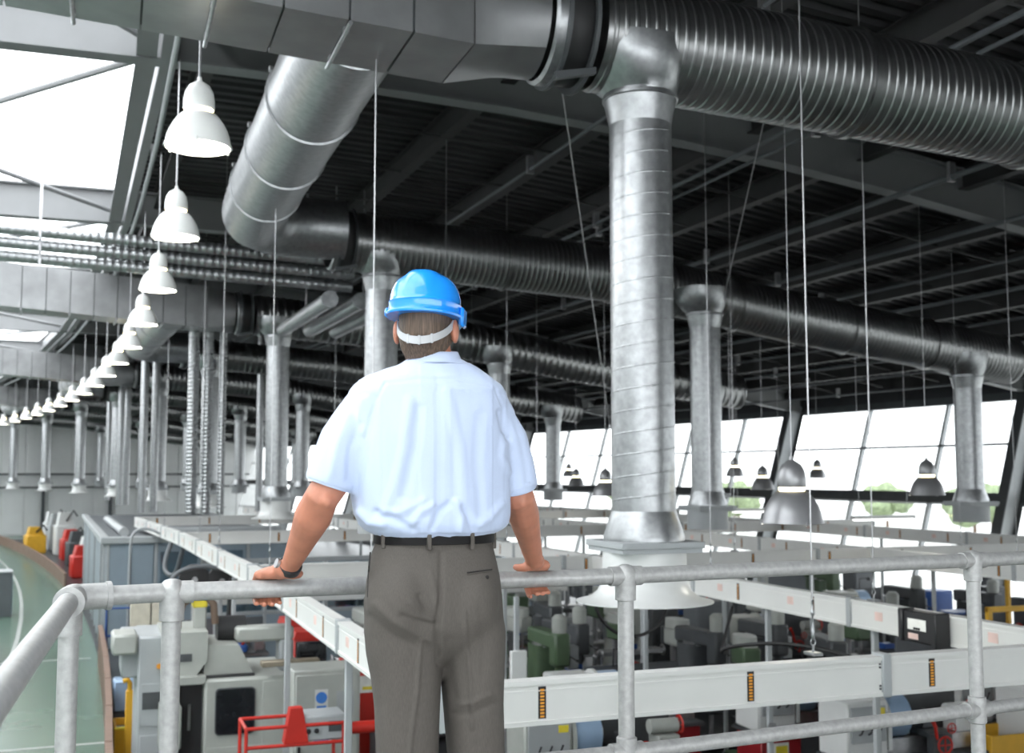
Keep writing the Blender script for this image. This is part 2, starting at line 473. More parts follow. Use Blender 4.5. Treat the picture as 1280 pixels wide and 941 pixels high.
for p, q in zip(pts, pts[1:]):                       # sleeves where the rails meet the posts
    d = (q - p).normalized()
    for z in (RZ, RZ2):
        for e, g in ((p, 1), (q, -1)):
            c = Vector((e.x, e.y, z)); obj('sleeve', MB().path([c, c + d * g * .062], .034, 18), galv_rail, rail)
cp = Vector((-.115, 3.53, RZ))
pipe('post', Vector((cp.x, cp.y, 2.95)), cp, RR)
obj('elbow_fitting', MB().path([cp + Vector((0, -.075, 0)), cp, cp + Vector((.01, .06, 0))], .040, 18), galv_rail, rail)
obj('elbow_fitting', MB().path([corner + Vector((-.03, -.025, 0)), corner + Vector((.02, .004, 0)), corner + Vector((.075, .013, 0))], .038, 18), galv_rail, rail)
obj('elbow_rim', MB().path([cp + Vector((0, -.082, 0)), cp + Vector((0, -.068, 0))], .043, 18), galv_rail, rail)
obj('elbow_rim', MB().path([corner + Vector((.07, .0125, 0)), corner + Vector((.085, .0155, 0))], .042, 18), galv_rail, rail)
obj('tee_fitting', MB().lathe([(.036, -.10), (.036, -.02), (.03, .0)], 18, cp), galv_rail, rail)

# ------------------------------------------------------------------ the man
YB = 3.33                                            # plane of the body
skin = mat('skin', rgb(182, 121, 97), .5, 0, .12, 18, .05, 200)
skin.node_tree.nodes['Principled BSDF'].inputs['Subsurface Weight'].default_value = .08
skin.node_tree.nodes['Principled BSDF'].inputs['Subsurface Radius'].default_value = (.02, .006, .003)
hairm = mat('brown_grey_hair', (.085, .055, .036, 1), .55, 0, .55, 60, .4, 90, stretch=(3, 3, .25))
shirtm = mat('pale_blue_cotton', (.46, .54, .71, 1), .8, 0, .02, 300, .05, 400)
shirtm.node_tree.nodes['Principled BSDF'].inputs['Sheen Weight'].default_value = .2
trsm = mat('grey_brown_wool', (.080, .071, .062, 1), .85, 0, .16, 90, .06, 300, stretch=(6, 6, .5))
beltm = mat('black_leather', (.006, .0055, .0055, 1), .5, 0, .1, 30, spec=.15)
helm = mat('blue_helmet_plastic', (.015, .27, .86, 1), .16, 0, .03, 3, coat=.5)
strapm = mat('grey_white_strap', (.44, .45, .46, 1), .45)
shoem = mat('shoe_leather', (.03, .022, .018, 1), .4)

def remesh(mb, name, vox, smooth=3, fac=.5):
    me = bpy.data.meshes.new('tmp'); me.from_pydata(mb.v, [], mb.f)
    bm = bmesh.new(); bm.from_mesh(me); bmesh.ops.recalc_face_normals(bm, faces=bm.faces); bm.to_mesh(me); bm.free()
    o = bpy.data.objects.new('tmp', me); COL.objects.link(o)
    m = o.modifiers.new('r', 'REMESH'); m.mode = 'VOXEL'; m.voxel_size = vox
    if smooth:
        s = o.modifiers.new('s', 'SMOOTH'); s.iterations = smooth; s.factor = fac
    dg = bpy.context.evaluated_depsgraph_get()
    ev = bpy.data.meshes.new_from_object(o.evaluated_get(dg))
    bpy.data.objects.remove(o); bpy.data.meshes.remove(me)
    ev.name = name
    ev.polygons.foreach_set('use_smooth', [True] * len(ev.polygons))
    return ev
def meobj(name, me, m, parent, keep=False):
    me.materials.clear(); me.materials.append(m)
    o = bpy.data.objects.new(name, me); COL.objects.link(o); o.parent = parent
    return o
def W(px, py, Y=YB): return un(px, py, Y=Y)
def ring(c, a, bf, bb, n=28, e=2.3):                 # superellipse, front depth bf (away), back depth bb (towards viewer)
    out = []
    for k in range(n):
        t = 2 * PI * k / n; ct, st = math.cos(t), math.sin(t)
        x = a * math.copysign(abs(ct) ** (2 / e), ct); y = math.copysign(abs(st) ** (2 / e), st) * (bf if st > 0 else bb)
        out.append((c[0] + x, c[1] + y, c[2]))
    return out
def row(py, xl, xr, bf, bb, Y=YB, e=2.3):
    l, r_ = W(xl, py, Y), W(xr, py, Y); c = (l + r_) / 2
    return ring((c.x, Y, c.z), (r_.x - l.x) / 2, bf, bb, e=e)

man = thing('person', 'man in a blue hard hat, pale blue shirt and grey trousers leaning on the railing', 'person', (0, 0, 0))
RYL, RYR = 3.652, 3.672                              # rail centre under the two hands
HL, HR = W(347, 737, RYL), W(667, 724, RYR)
body = MB()
# head, neck, trunk core
HC = W(533, 402, YB + .005)                          # head centre
HEADYAW = math.radians(-26)                          # turned towards his right hand... the visor shows on that side
Mh = Matrix.Translation(HC) @ Matrix.Rotation(HEADYAW, 4, 'Z')
hr = []
for z, a, bf, bb, oy in ((-.150, .045, .05, .035, .02), (-.135, .056, .085, .05, .02), (-.10, .066, .10, .075, .01), (-.055, .073, .10, .092, .0), (0, .077, .099, .099, 0), (.05, .075, .096, .097, 0), (.09, .062, .078, .08, 0), (.115, .035, .045, .045, 0), (.123, .012, .015, .015, 0)):
    hr.append([tuple(p) for p in ring((0, oy, z), a, bf, bb, 28, 2.2)])
body.loft(hr, M=Mh)
body.ell((0, .112, -.035), .014, .022, .024, 10, 8, M=Mh)       # nose
body.ell((0, .096, -.085), .026, .012, .010, 10, 8, M=Mh)       # lips
for sx in (-1, 1):
    body.ell((sx * .031, .088, .0), .014, .012, .010, 10, 8, M=Mh)   # eyes
    ear = [tuple(p) for p in ring((0, 0, 0), 1, 1, 1, 12, 2)]
    body.ell((sx * .089, -.006, -.032), .012, .022, .038, 12, 10, M=Mh)
    body.ell((sx * .079, .004, -.03), .012, .012, .022, 12, 10, M=Mh)
nk = W(540, 436, YB + .005)
body.path([(HC.x + .002, HC.y + .008, HC.z - .06), (nk.x - .003, nk.y, nk.z), (nk.x, nk.y, nk.z - .06), (nk.x, nk.y, nk.z - .14)], [.058, .060, .066, .09], 18)
body.loft([row(475, 470, 608, .08, .08), row(500, 455, 615, .10, .10), row(580, 455, 618, .10, .10), row(660, 480, 604, .09, .09), row(720, 470, 612, .10, .10), row(800, 475, 612, .09, .09)])
# legs
FTL, FTR = Vector((W(508, 941).x + .0, YB + .02, 2.95)), Vector((W(596, 941).x + .02, YB + .05, 2.95))
for hipx, ft in ((505, FTL), (585, FTR)):
    h = W(hipx, 760); k = W(hipx + (0 if hipx < 540 else 10), 941)
    body.path([h, (k.x, YB + .015, k.z), (ft.x, ft.y - .005, ft.z + .25), (ft.x, ft.y - .03, ft.z + .07)], [.085, .062, .055, .04], 16)
    body.path([(ft.x, ft.y - .04, ft.z + .05), (ft.x, ft.y + .05, ft.z + .045), (ft.x, ft.y + .16, ft.z + .035)], [.036, .038, .028], 12)
# arms
SL, SR = W(470, 520, YB), W(598, 518, YB)
EL, ER = W(402, 622, YB + .01), W(650, 624, YB + .02)
WL, WR = W(363, 707, RYL - .045), W(667, 697, RYR - .04)
body.path([SL, SL.lerp(EL, .5), EL, EL.lerp(WL, .25), EL.lerp(WL, .6), WL], [.062, .055, .050, .056, .042, .029], 18)
body.path([SR, SR.lerp(ER, .5), ER, ER.lerp(WR, .25), ER.lerp(WR, .6), WR], [.060, .053, .047, .050, .040, .031], 18)
body.ell(EL + Vector((.006, -.040, -.006)), .020, .016, .022, 10, 8)
body.ell(ER + Vector((-.002, -.036, -.006)), .018, .014, .022, 10, 8)
# hands: palm over the rail, four fingers over the far side and under it, thumb along the near side
def hand(Wp, H, RY, sgn, fl, spread, tilt):
    # H: point on the rail axis under the palm; fl: finger x offsets along the rail
    top = H.z + RR
    pc = Vector((H.x, RY, top + .018))
    body.path([Wp, Wp.lerp(pc + Vector((0, -.02, .010)), .5), pc + Vector((0, -.008, .006))], [.030, .032, .026], 14)
    body.ell(pc + Vector((-sgn * .010, -.004, .004)), .044, .030, .021, 16, 10)
    body.ell(pc + Vector((sgn * .020, -.012, .004)), .026, .022, .019, 14, 10)
    for i, (dx, ln) in enumerate(fl):
        x = H.x + dx
        kn = Vector((x, RY + .012, top + .016))
        x2 = x + spread * (i - 1.5)
        r_ = .0105 if i < 3 else .009
        body.path([pc + Vector((dx * .35, -.018, .008)), kn.lerp(pc, .35) + Vector((0, -.004, .006)), kn, Vector((x2, RY + .038, H.z + .026)), Vector((x2, RY + .047, H.z - .002)),
                   Vector((x2, RY + .036, H.z - .030)), Vector((x2 - sgn * .001, RY + .012, H.z - .042 - ln)), Vector((x2, RY - .012, H.z - .043 - ln))],
                  [.017, .015, .0125, r_ + .001, r_, r_, r_ * .95, r_ * .75], 10)
    # palm web between knuckles
    xs = [d for d, _ in fl]
    body.path([Vector((H.x + min(xs) * .9, RY + .004, top + .015)), Vector((H.x + max(xs) * .9, RY + .004, top + .015))], .0155, 10)
    # thumb leaves the side of the palm near its base
    tb = pc + Vector((sgn * .022, -.022, .004))
    body.path([pc + Vector((sgn * .008, -.014, .006)), tb, tb + Vector((sgn * .024, -.004, -.006)), tb + Vector((sgn * .042, .008, -.007)), tb + Vector((sgn * .052, .022, -.004))], [.020, .019, .0155, .0135, .010], 10)
hand(WL + Vector((-.005, .0, -.004)), Vector((HL.x - .002, RYL, RZ)), RYL, 1, [(-.060, .0), (-.038, .004), (-.015, .004), (.008, .0)], .001, 0)
hand(WR, Vector((HR.x + .004, RYR, RZ)), RYR, -1, [(.050, .0), (.028, .003), (.006, .004), (-.020, .012)], .002, 0)
meobj('body', remesh(body, 'body', .0042, 4), skin, man)

# hair: a shell around back and sides below the helmet
hm = MB(); hv = []
NA, NZ = 60, 14
for j in range(NZ + 1):
    z = -.118 + .150 * j / NZ
    a_ = .076 - .016 * max(0, (-.055 - z) / .07) ** 1.3; b_ = .101 - .034 * max(0, (-.05 - z) / .07) ** 1.2
    rg = []
    for k in range(NA + 1):
        dl = math.radians(-14 + 52 * max(0, min(1, (-.045 - z) / .065))); t = PI + dl + (PI - 2 * dl) * k / NA
        wob = .0025 * noise.noise(Vector((k * .9, z * 9, 3))) + .004
        e = 2 / 2.2; ct, st = math.cos(t), math.sin(t)
        thin = 1 if z > -.09 else 1 - .0 * z
        rg.append(((a_ + wob) * math.copysign(abs(ct) ** e, ct), (b_ + wob) * math.copysign(abs(st) ** e, st), z - .016 * (1 - abs(math.sin(t))) * 0))
    hv.append(rg)
hm.loft(hv, False, M=Mh, close=False)
# close the shell inward so that it has thickness
hin = [[tuple(Vector((x * .93, y * .93, z))) for x, y, z in rg] for rg in hv]
hm.loft(hin, False, M=Mh, close=False)
for ra, rb in ((hv[0], hin[0]), (hv[-1], hin[-1])): hm.loft([ra, rb], False, M=Mh, close=False)
obj('hair', hm, hairm, man, sharp=80)

# shirt
sh = MB()
shrows = [row(449, 512, 576, .066, .070), row(456, 500, 588, .075, .085), row(463, 484, 600, .085, .100), row(471, 461, 611, .10, .118), row(480, 444, 625, .108, .126), row(490, 436, 631, .115, .134), row(510, 434, 632, .125, .142),
          row(540, 434, 634, .135, .150), row(580, 435, 635, .14, .150), row(620, 439, 635, .14, .148), row(642, 443, 635, .14, .150), row(654, 449, 633, .135, .148), row(662, 458, 627, .128, .140), row(667, 470, 616, .12, .128), row(672, 474, 610, .115, .118)]
sh.loft(shrows)
# sleeves
HML, HMR = W(411, 606, YB + .005), W(646, 611, YB + .015)
sh.path([W(482, 512), W(450, 515), W(433, 550), W(419, 584), HML], [.060, .066, .076, .074, .073], 22)
sh.path([W(596, 508), W(616, 512), W(632, 550), W(641, 585, YB + .01), HMR], [.058, .062, .069, .067, .066], 22)
# collar stand
cl = W(543, 446, YB)
sh.loft([[tuple(Vector((cl.x, YB + .0, cl.z)) + Vector((.073 * math.cos(t), .075 * math.sin(t), dz + .010 * math.sin(t) * (1 if dz > 0 else 0)))) for t in [2 * PI * k / 28 for k in range(28)]] for dz in (-.03, -.005, .014)])
sme = remesh(sh, 'shirt', .0055, 12)
def near_poly(p, poly):
    best = 9
    for a, b in zip(poly, poly[1:]):
        ax, az = b[0] - a[0], b[1] - a[1]; l2 = ax * ax + az * az
        t = max(0, min(1, ((p[0] - a[0]) * ax + (p[1] - a[1]) * az) / l2)); 
        d = math.hypot(p[0] - a[0] - ax * t, p[1] - a[1] - az * t); best = min(best, d)
    return best
def pj(p):
    q = Vector(p) - ORG; d = q.dot(FWD)
    return CX + F * q.dot(RT) / d, CY - F * q.dot(UP) / d
def folds(me, lines, base=None, gain=1.0):
    vs = me.vertices
    nrm = [v.normal.copy() for v in vs]
    for v, n in zip(vs, nrm):
        if n.y > .55: continue
        x, y = pj(v.co); d = 0
        for poly, amp, sg in lines:
            xs = [q[0] for q in poly]; ys = [q[1] for q in poly]
            if x < min(xs) - 4 * sg or x > max(xs) + 4 * sg or y < min(ys) - 4 * sg or y > max(ys) + 4 * sg: continue
            k = near_poly((x, y), poly); d += gain * amp * math.exp(-(k / sg) ** 2)
        if base: d += base(v.co, x, y)
        v.co += n * d
    me.update()
SF = [([(468, 497), (462, 540), (452, 580), (447, 625)], -.004, 5), ([(455, 500), (448, 520), (450, 540)], .004, 5), ([(512, 500), (505, 560), (492, 610), (480, 640)], .005, 8), ([(525, 510), (520, 560), (505, 620)], -.005, 7),
      ([(560, 490), (575, 560), (580, 630)], .004, 9), ([(600, 520), (596, 580), (600, 640)], -.004, 8), ([(625, 515), (634, 548)], -.006, 4), ([(632, 545), (628, 570), (636, 590)], .005, 4),
      ([(470, 640), (500, 652), (515, 660)], -.006, 5), ([(515, 655), (525, 640), (540, 632)], .006, 5), ([(540, 660), (548, 640), (560, 630)], -.006, 4), ([(575, 662), (577, 645), (570, 628)], .007, 5), ([(590, 662), (585, 645), (578, 635)], -.006, 4),
      ([(450, 640), (462, 652), (478, 655)], .007, 5), ([(600, 655), (612, 648), (628, 630)], .005, 5), ([(530, 625), (500, 640), (480, 640)], .004, 5), ([(480, 480), (520, 474), (570, 474), (612, 482)], -.002, 1.6),
      ([(482, 478), (470, 500), (462, 520), (456, 548)], -.0025, 1.8), ([(620, 486), (630, 510), (634, 548)], -.0025, 1.8), ([(436, 520), (420, 560), (412, 595)], .004, 6), ([(450, 530), (438, 560), (436, 600)], -.004, 5), ([(644, 520), (655, 560), (660, 600)], -.003, 5)]
def shbase(co, x, y):
    return .0028 * noise.noise(Vector((co.x * 14, co.y * 10, co.z * 5 + 3))) + .0016 * noise.noise(Vector((co.x * 30, co.y * 20, co.z * 12)))
folds(sme, SF, shbase, 1.5)
shirt = meobj('shirt', sme, shirtm, man); shirt['label'] = 'pale blue short-sleeved cotton shirt'
# hem bands of the sleeves and the collar fold
for hem, S, r1 in ((HML, W(419, 584, YB), .0735), (HMR, W(641, 585, YB), .0665)):
    d = (hem - S).normalized()
    obj('sleeve_hem', MB().path([hem - d * .028, hem - d * .002, hem + d * .002], [r1 * .90, r1 * .95, r1 * .92], 26), shirtm, shirt, sharp=60)
cr = []
for dz, rr_, ty in ((-.024, .092, .0), (-.014, .0875, .006), (.006, .079, .010), (.017, .074, .012), (.019, .070, .012), (.0, .069, .01)):
    cr.append([(cl.x + rr_ * math.cos(t) * .96, YB + rr_ * math.sin(t), cl.z + dz + ty * math.sin(t) * .8) for t in [2 * PI * k / 40 for k in range(40)]])
obj('collar', MB().loft(cr, False), shirtm, shirt, sharp=70)

# trousers
tr = MB()
tr.loft([row(664, 474, 611, .112, .112), row(676, 470, 613, .115, .116), row(695, 463, 617, .12, .128), row(720, 457, 622, .125, .142), row(750, 455, 625, .128, .150), row(780, 456, 627, .125, .145), row(800, 462, 624, .11, .120), row(815, 490, 600, .085, .09), row(826, 515, 575, .05, .05)])
for xs, ft in (([(780, 455, 546), (815, 458, 549), (845, 464, 549), (880, 468, 548), (941, 471, 546)], FTL), ([(780, 549, 628), (815, 551, 628), (845, 552, 627), (880, 555, 626), (941, 561, 628)], FTR)):
    rg = [row(y, a, b, .10 - .00005 * (y - 780), .125 - .00018 * (y - 780)) for y, a, b in xs]
    bot = [(ft.x, YB + .01, 3.27, .086), (ft.x, YB + .0, 3.12, .082), (ft.x, YB - .01, 2.99, .086)]
    for x, y, z, a in bot: rg.append(ring((x, y, z), a, .105, .105))
    tr.loft(rg)
for px_, s_ in ((500, 1), (583, -1)):
    c = W(px_, 752, YB - .045); tr.ell(c, .098, .112, .135, 20, 14)
tme = remesh(tr, 'trousers', .0055, 45)
TF = [([(551, 690), (551, 740), (546, 790), (548, 830)], -.007, 3), ([(551, 690), (550, 720)], .001, 2), ([(503, 770), (520, 776), (545, 780)], -.007, 4), ([(470, 755), (490, 775), (520, 792), (538, 800)], .005, 5), ([(462, 770), (485, 790), (515, 806)], -.004, 5),
      ([(514, 755), (525, 770), (540, 776)], .005, 3.5), ([(524, 745), (534, 765), (545, 772)], -.005, 3), ([(538, 715), (545, 740), (546, 755)], .004, 3), ([(512, 758), (518, 766)], -.004, 3),
      ([(526, 800), (522, 860), (512, 941)], .006, 2.2), ([(581, 765), (583, 800), (588, 850), (590, 910)], .005, 2.2), ([(600, 760), (606, 800), (604, 840)], -.003, 5), ([(560, 800), (562, 850), (570, 880)], -.004, 5), ([(572, 880), (590, 878), (612, 868)], .005, 4), ([(566, 892), (590, 892), (618, 880)], -.005, 4),
      ([(480, 820), (478, 880)], -.002, 6), ([(462, 690), (457, 720), (456, 745)], -.004, 1.6)]
folds(tme, TF, lambda co, x, y: .0016 * noise.noise(Vector((co.x * 14, co.y * 12, co.z * 8))), 1.15)
trs = meobj('trousers', tme, trsm, man); trs['label'] = 'grey-brown wool trousers with pressed creases'
# belt, loops, back pocket
def rowat(py, xl, xr, bf, bb, grow=.0): 
    l, r_ = W(xl, py), W(xr, py); c = (l + r_) / 2
    return ring((c.x, YB, c.z), (r_.x - l.x) / 2 + grow, bf + grow, bb + grow, 40)
belt = MB().loft([rowat(678, 471, 613, .115, .119, .004), rowat(677.5, 471, 613, .115, .119, .008), rowat(662.5, 472, 613, .113, .115, .009), rowat(662, 472, 613, .113, .115, .004)], False)
obj('belt', belt, beltm, man)
for px_ in (523, 576, 474, 611):
    a, b = W(px_, 660), W(px_, 684)
    ctr = W(542, 668).x; hw = (W(613, 668).x - W(471, 668).x) / 2
    u = max(-.96, min(.96, (a.x - ctr) / hw)); yy = YB - .121 * (1 - abs(u) ** 2.3) ** (1 / 2.3) - .004
    obj('belt_loop', CB(a.x - .006, a.x + .006, yy - .010, yy + .004, b.z, a.z, .002), trsm, trs)
dg = bpy.context.evaluated_depsgraph_get()
def on_back(px_, py_, off=.002):                    # a point on the seat of the trousers
    dg.update()
    v = (FWD + RT * ((px_ - CX) / F) - UP * ((py_ - CY) / F)).normalized()
    ok, loc, n, i = trs.ray_cast(ORG, v)
    return (loc - v * off) if ok else W(px_, py_, YB - .14)
bpy.context.view_layer.update()
pk = [on_back(584 + 4.4 * i, 715.5 - .55 * i) for i in range(8)]
pkb = [on_back(584 + 4.4 * i, 717.5 - .55 * i) for i in range(8)]
darkm = mat('dark_stitch', (.02, .018, .017, 1), .8)
obj('pocket_welt', MB().path(pk, .0022, 6), darkm, trs); obj('pocket_welt', MB().path(pkb, .0018, 6), trsm, trs)
bt = on_back(609, 721.5); obj('pocket_button', MB().ell(bt, .006, .003, .006, 10, 6), darkm, trs)
sd = [on_back(463 - .9 * i + .06 * i * i, 690 + 8 * i, .001) for i in range(8)]
obj('side_pocket_edge', MB().path(sd, .0025, 6), darkm, trs)
# shoes
for ft in (FTL, FTR):
    o = MB().loft([ring((ft.x, ft.y + .05, 2.951), .052, .17, .12, 20), ring((ft.x, ft.y + .05, 2.975), .052, .165, .118, 20), ring((ft.x, ft.y + .03, 3.02), .046, .12, .095, 20), ring((ft.x, ft.y - .01, 3.06), .046, .06, .07, 20)])
    obj('shoe', o, shoem, man)
# wrist watch with dark strap
wa = (WL - EL).normalized()
wc = WL + wa * .004
obj('wrist_watch', MB().path([wc - wa * .012, wc - wa * .010, wc + wa * .010, wc + wa * .012], [.030, .0365, .0365, .030], 22), blackp, man)
obj('watch_case', MB().path([wc + Vector((-.036, -.004, .010)), wc + Vector((-.044, -.006, .013))], .015, 16), steel, man)

# hard hat
def hat():
    rings = []
    def hr_(z, a, bf, bb, crest=0.0, n=64):
        out = []
        for k in range(n):
            t = 2 * PI * k / n; ct, st = math.cos(t), math.sin(t); e = 2 / 2.15
            x = a * math.copysign(abs(ct) ** e, ct); y = math.copysign(abs(st) ** e, st) * (bf if st > 0 else bb)
            zz = z
            if crest:
                u = max(0, 1 - (abs(x) / .048) ** 4)
                zz += crest * u; L = math.hypot(x, y) or 1; x += x / L * crest * u * .4; y += y / L * crest * u * .9
            out.append((x, y, zz))
        return out
    R_ = [hr_(-.006, .096, .118, .118), hr_(-.006, .114, .150, .136), hr_(-.001, .1165, .153, .138), hr_(.003, .1155, .147, .137), hr_(.005, .110, .138, .131), hr_(.030, .1085, .136, .129), hr_(.034, .110, .138, .131), hr_(.038, .107, .134, .127)]
    for q, cr_ in ((.06, .001), (.14, .003), (.24, .005), (.36, .007), (.5, .008), (.64, .0085), (.76, .008), (.87, .007), (.95, .006), (.985, .006)):
        zz = .036 + .092 * math.sin(q * PI / 2) ** 1.0
        f_ = math.cos(q * PI / 2) ** .56
        R_.append(hr_(zz, .107 * f_, .132 * f_, .125 * f_, cr_))
    return MB().loft(R_)
HB = W(531, 396, YB + .005)
Mt = Matrix.Translation((HB.x, HB.y, HB.z)) @ Matrix.Rotation(HEADYAW, 4, 'Z') @ Matrix.Rotation(math.radians(-3), 4, 'X') @ Matrix.Rotation(math.radians(2), 4, 'Y')
h = hat(); h.v = [tuple(Mt @ Vector(v)) for v in h.v]
hat_o = obj('hard_hat', h, helm, man, sharp=50); hat_o['label'] = 'glossy blue hard hat'
# peak at the front, dipping down
pr = []
for k in range(25):
    t = math.radians(20 + 140 * k / 24); ct, st = math.cos(t), math.sin(t)
    q = math.sin(math.radians(180 * k / 24)) ** .6
    i_ = Vector((.113 * ct, .146 * st, .004)); o_ = Vector(((.113 + .012 * q) * ct, (.146 + .045 * q) * st, .002 - .022 * q))
    pr.append([tuple(i_), tuple(o_), tuple(o_ + Vector((0, 0, -.004))), tuple(i_ + Vector((0, 0, -.008)))])
m = MB().loft(pr); m.v = [tuple(Mt @ Vector(v)) for v in m.v]
obj('peak', m, helm, hat_o)
# side lug with ear-muff slot, towards the right ear
for xa, xb, za, zb in ((.108, .122, -.028, .030), (-.122, -.108, -.006, .024)):
    m = MB().cbox(xa, xb, -.02, .045, za, zb, .006); m.v = [tuple(Mt @ Vector(v)) for v in m.v]
    obj('side_lug', m, helm, hat_o)
# nape strap
st_ = []
for k in range(41):
    t = PI + math.radians(8) + (PI - math.radians(16)) * k / 40
    q = math.sin(PI * k / 40) ** .9
    zc = -.014 - .058 * q; hw = .0115
    a_, b_ = .0855, .1095 - .004 * q
    c_ = Vector((a_ * math.cos(t), b_ * math.sin(t), zc)); n_ = Vector((math.cos(t), math.sin(t), 0)) * .0022
    st_.append([tuple(c_ - n_ + Vector((0, 0, -hw))), tuple(c_ + n_ + Vector((0, 0, -hw))), tuple(c_ + n_ + Vector((0, 0, hw))), tuple(c_ - n_ + Vector((0, 0, hw)))])
m = MB().loft(st_); Ms = Matrix.Translation((HC.x, HC.y, HC.z + .004)) @ Matrix.Rotation(HEADYAW, 4, 'Z'); m.v = [tuple(Ms @ Vector(v)) for v in m.v]
obj('nape_strap', m, strapm, hat_o)
for k in (14, 20, 26):
    t = PI + math.radians(8) + (PI - math.radians(16)) * k / 40; q = math.sin(PI * k / 40) ** .9
    m = MB().cbox(-.004, .004, -.003, .003, -.014, .014, .0015, M=Ms @ Matrix.Translation((.0865 * math.cos(t), (.1105 - .004 * q) * math.sin(t), -.014 - .058 * q)) @ Matrix.Rotation(t + PI / 2, 4, 'Z'))
    obj('strap_clip', m, strapm, hat_o)

# ------------------------------------------------------------------ ventilation ducts
DR = .455
def ribbed(r0, r1, rad, pitch, seg, rib=.014):
    mb = MB(); rings = []
    n = int((r1 - r0) / pitch)
    for i in range(n):
        x = r0 + i * pitch
        for dx, dr in ((0, 0), (pitch * .52, 0), (pitch * .62, rib), (pitch * .86, rib)):
            q = x + dx
            rings.append([(q, (rad + dr) * math.cos(2 * PI * k / seg), zd(q) + (rad + dr) * math.sin(2 * PI * k / seg)) for k in range(seg)])
    return mb.loft(rings)
tubeN = obj('ribbed_tube', ribbed(3.55, 16.6, DR, .088, 48, .010), galv_rib)
tubeF = obj('ribbed_tube', ribbed(3.55, 16.6, DR, .176, 28, .016), galv_rib)
def xring(x, rad, seg=32, cz=None, sy=1.0): 
    z = zd(x) if cz is None else cz
    return [(x, rad * math.cos(2 * PI * k / seg), z + rad * math.sin(2 * PI * k / seg)) for k in range(seg)]
def band(x, rad, wd): return MB().loft([xring(x - wd / 2, DR), xring(x - wd / 2, rad), xring(x + wd / 2, rad), xring(x + wd / 2, DR)])
bandm = obj('joint_band', band(0, DR + .035, .05), galv_rib)
def sqring(x, h, seg=32, cz=None):
    out = []
    z = zd(x) if cz is None else cz
    for k in range(seg):
        t = 2 * PI * k / seg; c, s_ = math.cos(t), math.sin(t); m = max(abs(c), abs(s_))
        out.append((x, h * c / m, z + h * s_ / m))
    return out
def plenum(T, x0, x1):
    HP = .46
    core = MB().loft([sqring(x0, HP - .03, 4 * 8), sqring(x1, HP - .03, 32)])
    obj('plenum_box', core, mgrey, T)
    n = int((x1 - x0) / .46); st = (x1 - x0) / n
    for i in range(n):                                  # folded sheet panels round the box, one strip each
        a, b = x0 + i * st + .009, x0 + (i + 1) * st - .009
        mb = MB().loft([sqring(a, HP - .03), sqring(a, HP), sqring(b, HP), sqring(b, HP - .03)], False)
        obj('panel', mb, plen, T, sharp=30)
    for i in range(1, n, 2):                            # tie rods under the belly
        x = x0 + i * st
        obj('tie_rod', MB().path([(x, -HP - .03, zd(x) - HP - .03), (x, HP + .03, zd(x) - HP - .03)], .016, 8), galv, T)
        for y in (-.3, .3): obj('rod_clip', B(x - .02, x + .02, y - .03, y + .03, zd(x) - HP - .035, zd(x) - HP + .002), steel, T)
    # taper from square to round
    ex = x1 + .62
    obj('taper', MB().loft([sqring(x1, HP), [tuple(Vector(a).lerp(Vector(b), .5)) for a, b in zip(sqring((x1 + ex) / 2, HP), xring((x1 + ex) / 2, DR))], xring(ex, DR)], False), plen, T, sharp=25)
    return ex
def coupling(T, x):
    obj('collar_ring', MB().loft([xring(x - .02, DR), xring(x, DR + .03), xring(x + .08, DR + .03), xring(x + .1, DR)], False), galv, T)
    obj('flexible_band', MB().loft([xring(x + .08, DR - .01), xring(x + .10, DR + .005), xring(x + .30, DR + .005), xring(x + .32, DR - .01)], False), blackrub, T)
    obj('bracket', MB().prism([(x + .02, zd(x) - DR - .10), (x + .36, zd(x) - DR - .02), (x + .36, zd(x) - DR + .03), (x + .02, zd(x) - DR - .04)], -.32, -.26), dgrey, T)
    for dx in (.07, .30):
        obj('flange_ring', MB().loft([xring(x + dx, DR + .005), xring(x + dx, DR + .06), xring(x + dx + .03, DR + .06), xring(x + dx + .03, DR + .005)], False), dgrey, T)
